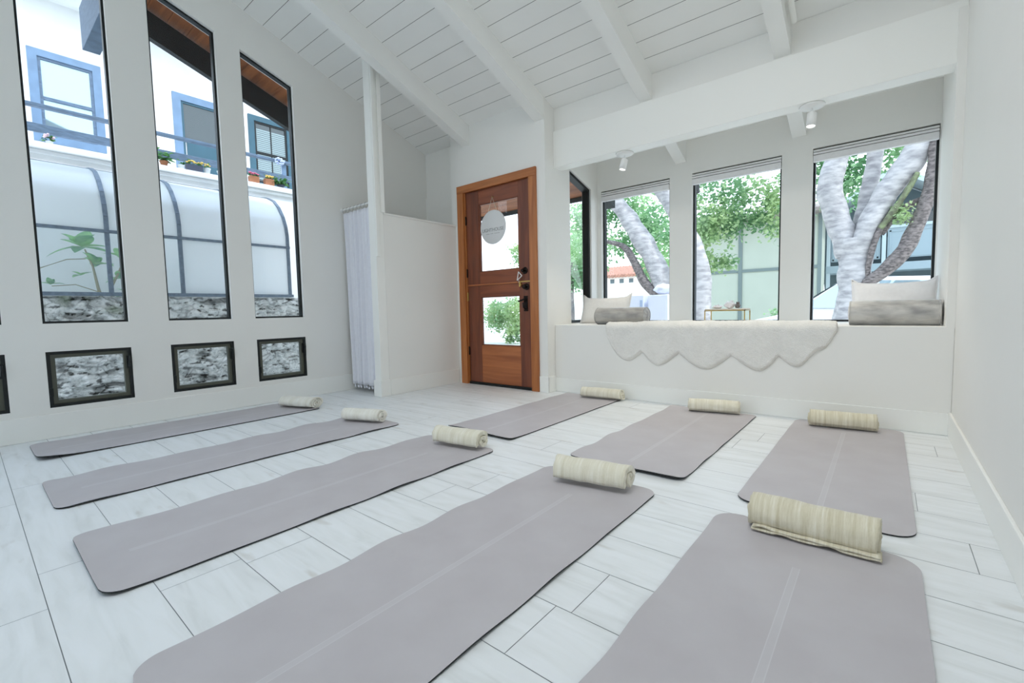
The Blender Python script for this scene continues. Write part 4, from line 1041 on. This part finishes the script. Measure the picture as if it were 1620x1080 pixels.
tree('gnarled_tree', 'brown gnarled limb curving up beside the forked tree', (-.33, YB9, GZ), [
    ('trunk', [(-.33, 9.3, GZ), (-.27, 9.05, .4), (-.22, 8.85, .95), (-.22, YB9, 1.15), (-.03, YB9, 1.33), (.16, YB9, 1.56), (.30, YB9, 1.92), (.42, YB9, 2.33), (.46, YB9, 2.76), (.47, YB9, 3.4), (.4, 9, 4.4)], [.10, .09, .085, .085, .095, .105, .095, .085, .075, .07, .05], barkb),
    ('branch', [(-.22, YB9+.05, 1.1), (-.225, YB9+.02, 1.4), (-.17, YB9, 1.7), (-.10, YB9, 1.95)], [.035, .035, .035, .04], barkb),
    ('branch', [(-.10, YB9, 1.95), (.06, YB9-.02, 2.2), (.20, YB9-.02, 2.46), (.30, YB9-.02, 2.68)], [.042, .045, .04, .03], barkm),
    ('branch', [(-.10, YB9+.1, 1.88), (.05, YB9+.1, 2.12), (.23, YB9+.1, 2.26), (.5, YB9+.1, 2.34)], [.05, .06, .055, .05], barkb)],
    [(.16, 8.75, 2.13, .07, .08, .13, 1)], 240, .05, M['fol2'], 12)
tree('leaning_tree', 'thick leaning grey trunk crossing the left bay window', (-3.25, 9, GZ), [
    ('trunk', [(-3.15, 9, GZ), (-3.25, 9, .5), (-3.42, 9, 1.2), (-3.62, 9, 1.7), (-3.90, 9, 2.25), (-4.2, 9, 2.7), (-4.52, 9, 3.15), (-5.0, 9, 3.9)], [.24, .22, .19, .19, .19, .17, .155, .12], bark),
    ('branch', [(-3.48, 8.9, 1.0), (-3.68, 8.9, 1.2), (-3.86, 8.9, 1.45), (-4.06, 8.9, 1.86), (-4.3, 8.9, 2.15), (-4.75, 8.9, 2.3)], [.05, .085, .09, .075, .06, .035], barkb)],
    [(-7.4, 14, 3.4, .9, .8, 1.2, 1.1), (-8.4, 14, 3.0, .6, .8, 1.3, 1.0), (-6.0, 14.2, 3.2, .8, .7, 1.3, 1.2), (-5.4, 13.5, 2.7, .5, .6, .9, .9), (-6.6, 14, 4.6, 1.5, .8, .6, .9)], 9500, .13, M['fol1'], 13)
tree('leaning_tree', 'pale trunk bending left behind the middle bay window edge', (-2.78, 9, GZ), [
    ('trunk', [(-2.80, 9, GZ), (-2.78, 9, .5), (-2.73, 9, 1.0), (-2.72, 9, 1.4), (-2.82, 9, 1.85), (-3.0, 9, 2.3), (-3.28, 9, 2.85), (-3.6, 9, 3.35), (-4.2, 9, 4.2)], [.26, .235, .185, .165, .155, .165, .165, .16, .12], bark)],
    [(-3.3, 11.8, 3.3, .6, .5, .8, 1.0), (-2.6, 12, 3.1, .8, .4, .55, 1.0), (-3.4, 11.6, 2.25, .35, .4, .5, .9), (-3.45, 11.4, 1.65, .16, .3, .22, .25), (-2.1, 12, 2.95, .35, .4, .5, .45)], 6500, .105, M['fol2'], 14)
tree('shrub', 'low green shrub at the foot of the cream building', (-2.2, 13.6, GZ), [], [(-2.18, 13.6, .32, .22, .2, .38, 1)], 500, .08, M['fol1'], 15, 'shrub')
tree('shrub', 'leafy green bush seen through the lower door pane', (-10.2, 12, GZ), [], [(-10.2, 12, .72, .75, .4, .42, 1), (-9.9, 12, .1, .3, .2, .3, .3)], 3400, .11, M['fol2'], 16, 'shrub')
tree('young_tree', 'small green tree seen through the upper door pane', (-10.9, 13.9, GZ), [('trunk', [(-10.95, 13.9, GZ), (-10.95, 13.9, 2.2)], [.05, .04], barkb)], [(-11.0, 13.9, 2.9, .38, .35, .5, 1)], 900, .10, M['fol2'], 17)
tree('side_tree', 'bright green tree seen through the narrow side window', (-9.6, 10.5, GZ), [('trunk', [(-7.2, 11.5, GZ), (-7.2, 11.5, 2.2)], [.12, .09], barkb)], [(-6.95, 11.5, 2.3, .5, .5, .8, 1), (-6.8, 11.5, 1.9, .3, .3, .4, .4)], 2600, .10, M['fol1'], 18)

# cream half-timbered building
B1 = tag(empty('cream_building', (-3.9, 20, GZ)), 'cream building with grey timber strips across the street', 'building'); LB = Vector(B1.location)
def b1(o): o.parent = B1; o.matrix_parent_inverse = Matrix.Translation(-LB); return o
strip = mat('grey_green_timber', srgb(112, 124, 122), .7); creamm = mat('cream_render', srgb(178, 184, 170), .9, noise_amt=.04, noise_scale=2)
b = MB(); b.box(-6.6, -1.9, 20, 21.6, GZ, 4.15); b1(b.build('facade', creamm))
for bx in ((-4.62, -4.48, GZ, 4.15), (-1.97, -1.85, GZ, 4.15), (-3.22, -3.12, 3.0, 4.15)):
    if bx[0] == -3.22: continue
    b = MB(); b.box(bx[0], bx[1], 19.96, 20.0, bx[2], bx[3]); b1(b.build('timber_strip', strip))
b = MB(); b.box(-6.6, -1.87, 19.965, 20.0, 2.16, 2.27); b1(b.build('timber_strip', strip))
b = MB(); b.prism('x', -6.9, -1.4, [(19.3, 4.12), (19.3, 4.24), (21.65, 4.75), (21.65, 4.1)]); b1(b.build('roof', mat('brown_shingles', srgb(150, 140, 132), .9, noise_amt=.3, noise_scale=20)))
# motel with balcony
B2 = tag(empty('balcony_building', (1.2, 22, GZ)), 'blue grey building with panelled balcony and gabled roof, far right', 'building'); LB2 = Vector(B2.location)
def b2(o): o.parent = B2; o.matrix_parent_inverse = Matrix.Translation(-LB2); return o
bg1 = mat('blue_grey_paint', srgb(148, 164, 170), .7); bg2 = mat('dark_blue_grey_siding', srgb(104, 118, 122), .8, noise_amt=.1, noise_scale=3); bg3 = mat('light_grey_trim', srgb(178, 192, 196), .7)
b = MB(); b.prism('y', 23.2, 23.6, [(-1.9, GZ), (6, GZ), (6, 3.6), (2.6, 3.9), (.1, 5.45), (-2.2, 3.95)]); b2(b.build('facade', bg2))
b = MB(); b.prism('y', 21.7, 24, [(-2.5, 3.90), (.1, 5.55), (2.9, 3.75), (2.9, 3.93), (.1, 5.75), (-2.5, 4.08)]); b2(b.build('roof', bg3))
b = MB(); b.box(-1.87, 6, 21.8, 23.2, 2.02, 2.30); b2(b.build('balcony_floor', bg1))
b = MB(); b.box(-1.87, 6, 21.86, 21.98, 3.56, 3.66); b2(b.build('handrail', bg3))
for x in (-1.8, -.12, 1.55, 3.2):
    b = MB(); b.box(x-.06, x+.06, 21.82, 21.98, GZ if x > 1 or x < -1 else 2.0, 4.4 if x < 2 else 3.7); b2(b.build('post', bg3))
for xa, xb in ((-1.72, -.22), (-.02, 1.46), (1.65, 3.1)):
    b = MB(); b.box(xa, xb, 21.9, 21.94, 2.46, 3.56)
    for q in ((xa+.05, xb-.05, 2.50, 2.56), (xa+.05, xb-.05, 3.42, 3.47), (xa+.05, xa+.1, 2.5, 3.47), (xb-.1, xb-.05, 2.5, 3.47)): b.box(q[0], q[1], 21.88, 21.9, q[2], q[3])
    b2(b.build('balcony_panel', bg1))
b = MB(); b.box(-.4, 1.4, 23.15, 23.2, 3.4, 4.2); b2(b.build('upper_window', M['darkglass']))
for xa, xb in ((-1.6, .2), (.4, 2.2)):
    b = MB(); b.box(xa, xb, 23.14, 23.2, GZ, 1.8); b.box(xa+.1, (xa+xb)/2-.05, 23.12, 23.14, .9, 1.7); b.box((xa+xb)/2+.05, xb-.1, 23.12, 23.14, .9, 1.7); b2(b.build('garage_door', bg1))
# distant mission-style building
B3 = tag(empty('mission_building', (-14, 30, GZ)), 'distant white building with red clay tile roof', 'building'); LB3 = Vector(B3.location)
def b3(o): o.parent = B3; o.matrix_parent_inverse = Matrix.Translation(-LB3); return o
b = MB(); b.box(-30, -8, 30, 36, GZ, 3.1); b3(b.build('facade', mat('white_lime_wall', srgb(244, 240, 232), .9)))
b = MB()
for k in range(90):
    x = -30.3+.25*k; b.tube([(x, 29.6, 3.1), (x, 33, 4.0)], .12, 8)
b3(b.build('tile_roof', mat('clay_tiles', srgb(186, 138, 118), .9, noise_amt=.3, noise_scale=6)))
for k in range(7):
    b = MB(); b.box(-15.4+.72*k, -15.1+.72*k, 29.96, 30, 2.62, 2.9); b3(b.build('vent', bg2))
# white cabinets in front of the left bay window
cab = mat('white_enamel', srgb(226, 228, 238), .5, noise_amt=.05, noise_scale=4)
def cabinet(x0, x1, y, z1, label, mark=None):
    e = tag(empty('utility_cabinet', ((x0+x1)/2, y+.15, GZ)), label, 'cabinet'); L = Vector(e.location)
    b = MB(); b.box(x0-L.x, x1-L.x, -.15, .15, 0, z1-GZ); bevel(b.build('body', cab, e), .01)
    b = MB(); b.box(x0-L.x+.03, x1-L.x-.03, -.156, -.15, .1, z1-GZ-.08); b.build('door', cab, e)
    if mark: b = MB(); b.box(mark[0]-L.x, mark[1]-L.x, -.163, -.158, mark[2]-GZ, mark[3]-GZ); b.build('plate', mat('blue_grey_plate', srgb(168, 182, 206), .5), e)
cabinet(-3.27, -3.01, 7.0, 1.05, 'short white cabinet with a small blue plate outside the left bay window', (-3.07, -3.03, .86, .97))
cabinet(-2.94, -2.62, 7.0, 1.045, 'taller-looking white cabinet outside, closest to the window pillar')
b = MB(); b.ball((-2.76, 7.2, 1.14), .15, .14, .08, 24, 14, bump=.25, seed=3); tag(b.build('white_boulder', cab), 'rounded white stone lying on the outdoor cabinet', 'stone')
for i, (p, q) in enumerate((((-5.6, 15, 4.13), (-1.0, 15, 4.5)), ((-5.6, 15, 3.80), (-1.0, 15, 4.33)))):
    b = MB(); b.tube([p, (-3.3, 15, (p[2]+q[2])/2-.05), q], .010, 6); tag(b.build('overhead_cable', M['blackmetal']), ['upper overhead cable crossing the middle bay window', 'lower overhead cable crossing the middle bay window'][i], 'cable')
# cars
def car(x0, yc, label, paint, hs=1.0):
    e = tag(empty('parked_car', (x0+2.2, yc, GZ)), label, 'car'); W = .88
    P_ = [(0, .32), (.02, .62), (.12, .74), (1.0, .93), (1.72, 1.42), (2.2, 1.5), (3.0, 1.47), (3.75, 1.18), (4.25, 1.02), (4.4, .8), (4.38, .32)]
    P_ = [(a-2.2, z*hs) for a, z in P_]
    b = MB(); V = []
    for yy, k in ((-W, 0), (-W+.04, 1), (W-.04, 1), (W, 0)):
        for a, z in P_:
            t = max(0, (z/hs-.95)/.55); V.append((a*(1 if k else .985), yy*(1-.2*t), z if k else z-.02))
    n = len(P_); F = [tuple(range(n)), tuple(range(4*n-1, 3*n-1, -1))]
    for r_ in range(3): F += [(r_*n+i, r_*n+(i+1) % n, (r_+1)*n+(i+1) % n, (r_+1)*n+i) for i in range(n)]
    b.add(V, F, 0, False); body = bevel(b.build('body', paint, e), .03, 3)
    for sgn in (-1, 1):
        b = MB(); Z = lambda z: -sgn*0 + z*hs; Yw = lambda z: sgn*(W*(1-.2*max(0, (z-.95)/.55))+.004)
        b.add([(-1.05, Yw(.99), Z(.99)), (-.52, Yw(1.38), Z(1.38)), (.05, Yw(1.43), Z(1.43)), (.05, Yw(.99), Z(.99))], [(0, 1, 2, 3)]); b.add([(.12, Yw(.99), Z(.99)), (.12, Yw(1.43), Z(1.43)), (.8, Yw(1.4), Z(1.4)), (1.4, Yw(1.08), Z(1.08)), (1.3, Yw(.99), Z(.99))], [(0, 1, 2, 3, 4)])
        b.build('side_window', M['skyglass'], e)
    b = MB(); b.add([(-1.19, -.78, .965*hs), (-1.19, .78, .965*hs), (-.51, .66, 1.405*hs), (-.51, -.66, 1.405*hs)], [(0, 1, 2, 3)]); b.v = [(x-.012, y, z+.012) for x, y, z in b.v]; b.build('windshield', M['skyglass'], e)
    for wx in (-1.4, 1.35):
        for sgn in (-1, 1):
            b = MB(); b.lathe([(0, -.1), (.22, -.1), (.32, -.09), (.32, .09), (.22, .1), (0, .1)], 24, (wx, sgn*.8, .32), 'y'); b.build('wheel', M['blackmetal'], e)
car(-2.42, 11.2, 'white parked car seen beside the forked tree trunk', mat('white_car_paint', srgb(240, 242, 245), .2, .7), 1.08)
car(-1.0, 14.6, 'blue parked car whose roof shows behind the white pillow', mat('blue_car_paint', srgb(86, 118, 172), .2, .7), 1.1)
#OUT-END
# ------------------------------------------------------------------ camera
cam = bpy.data.cameras.new('camera'); cam.sensor_width = 36; cam.lens = 718.017/1620*36; cam.clip_start = .05; cam.clip_end = 500
co = bpy.data.objects.new('camera', cam); C.objects.link(co)
VXp, VYp = (-64-810, 510-540), (1402-810, 478-540); f = math.sqrt(-(VXp[0]*VYp[0]+VXp[1]*VYp[1]))
Xa = -Vector((VXp[0], VXp[1], f)).normalized(); Ya = Vector((VYp[0], VYp[1], f)).normalized(); Za = Xa.cross(Ya)
if Za.y > 0: Za = -Za
# rows of R = world axes in camera space (x right, y down, z forward)
co.matrix_world = Matrix(((Xa.x, -Xa.y, -Xa.z, 0), (Ya.x, -Ya.y, -Ya.z, 0), (Za.x, -Za.y, -Za.z, .85), (0, 0, 0, 1)))
bpy.context.scene.camera = co

# ------------------------------------------------------------------ light
w = bpy.data.worlds.new('sky'); bpy.context.scene.world = w; w.use_nodes = True
bg = w.node_tree.nodes['Background']; nt = w.node_tree
tc = nt.nodes.new('ShaderNodeTexCoord'); sp = nt.nodes.new('ShaderNodeSeparateXYZ'); nt.links.new(tc.outputs['Generated'], sp.inputs[0])
rp = nt.nodes.new('ShaderNodeValToRGB'); nt.links.new(sp.outputs[2], rp.inputs[0])
rp.color_ramp.elements[0].position = 0; rp.color_ramp.elements[0].color = (.86, .93, 1, 1)
rp.color_ramp.elements[1].position = .7; rp.color_ramp.elements[1].color = (.62, .79, 1, 1)
nt.links.new(rp.outputs[0], bg.inputs[0]); bg.inputs[1].default_value = SKY = 6.0
sun = bpy.data.lights.new('sun', 'SUN'); sun.energy = 4.5; sun.angle = math.radians(4); sun.color = (1, .98, .95)
so_ = bpy.data.objects.new('sun', sun); C.objects.link(so_); so_.location = (6, 0, 12)
so_.rotation_euler = Vector((-math.cos(math.radians(58)), .06, -math.sin(math.radians(58)))).to_track_quat('-Z', 'Y').to_euler()
def portal(loc, rot, sx, sy):
    l = bpy.data.lights.new('window_portal', 'AREA'); l.shape = 'RECTANGLE'; l.size = sx; l.size_y = sy; l.cycles.is_portal = True
    o = bpy.data.objects.new('window_portal', l); C.objects.link(o); o.location = loc; o.rotation_euler = rot
portal((XL-.14, -.1, 2.3), (0, -PI/2, 0), 4.4, 5.0)
portal((-1.15, YBAY+.15, 1.45), (-PI/2, 0, 0), 3.0, 1.6)
portal((-4.02, YREAR-.14, 2.35), (PI/2, 0, 0), .7, 4.4)
portal(((SKX0+SKX1)/2, (SKY0+SKY1)/2, cz((SKY0+SKY1)/2)+.21), (-math.atan(.3727), 0, 0), SKX1-SKX0, SKY1-SKY0)
# three unseen drum lamps, added above the viewer to brighten the room
for i, (x, y, tx, ty) in enumerate(((-.30, .7, -.30, 2.5), (-1.20, .4, -1.1, 2.5), (-2.20, .2, -1.8, 2.5))):
    z = cz(y)-.30
    e = tag(empty('added_fill_lamp', (x, y, z)), ['unseen fill lamp added overhead nearest the right wall', 'middle unseen fill lamp added overhead', 'unseen fill lamp added overhead farthest from the right wall'][i], 'lamp', 'added fill lamps overhead')
    q = (Vector((tx, ty, 0))-Vector((x, y, z))).to_track_quat('-Z', 'Y')
    b = MB(); b.lathe([(0, .07), (.18, .07), (.20, .05), (.20, .0), (.19, .0), (.19, .03), (0, .03)], 28); b.v = [tuple(q @ Vector(v)) for v in b.v]; b.build('shade', M['white'], e)
    b = MB(); b.tube([(0, 0, .05), (0, 0, .285)], .008, 8); b.build('rod', M['white'], e)
    l = bpy.data.lights.new('lamp', 'AREA'); l.shape = 'DISK'; l.size = .36; l.energy = FILL_LAMP; l.color = (1, .965, .92); l.spread = 2.0
    o = bpy.data.objects.new('lamp', l); C.objects.link(o); o.location = Vector((x, y, z)) + q @ Vector((0, 0, -.005)); o.rotation_euler = q.to_euler()

sc = bpy.context.scene
sc.view_settings.view_transform = 'Standard'; sc.view_settings.look = 'None'; sc.view_settings.gamma = 1; sc.view_settings.use_curve_mapping = False
sc.view_settings.exposure = -1.03
sc.cycles.max_bounces = 12; sc.cycles.diffuse_bounces = 8; sc.cycles.transparent_max_bounces = 24
sc.cycles.sample_clamp_indirect = 6; sc.cycles.caustics_reflective = False; sc.cycles.caustics_refractive = False
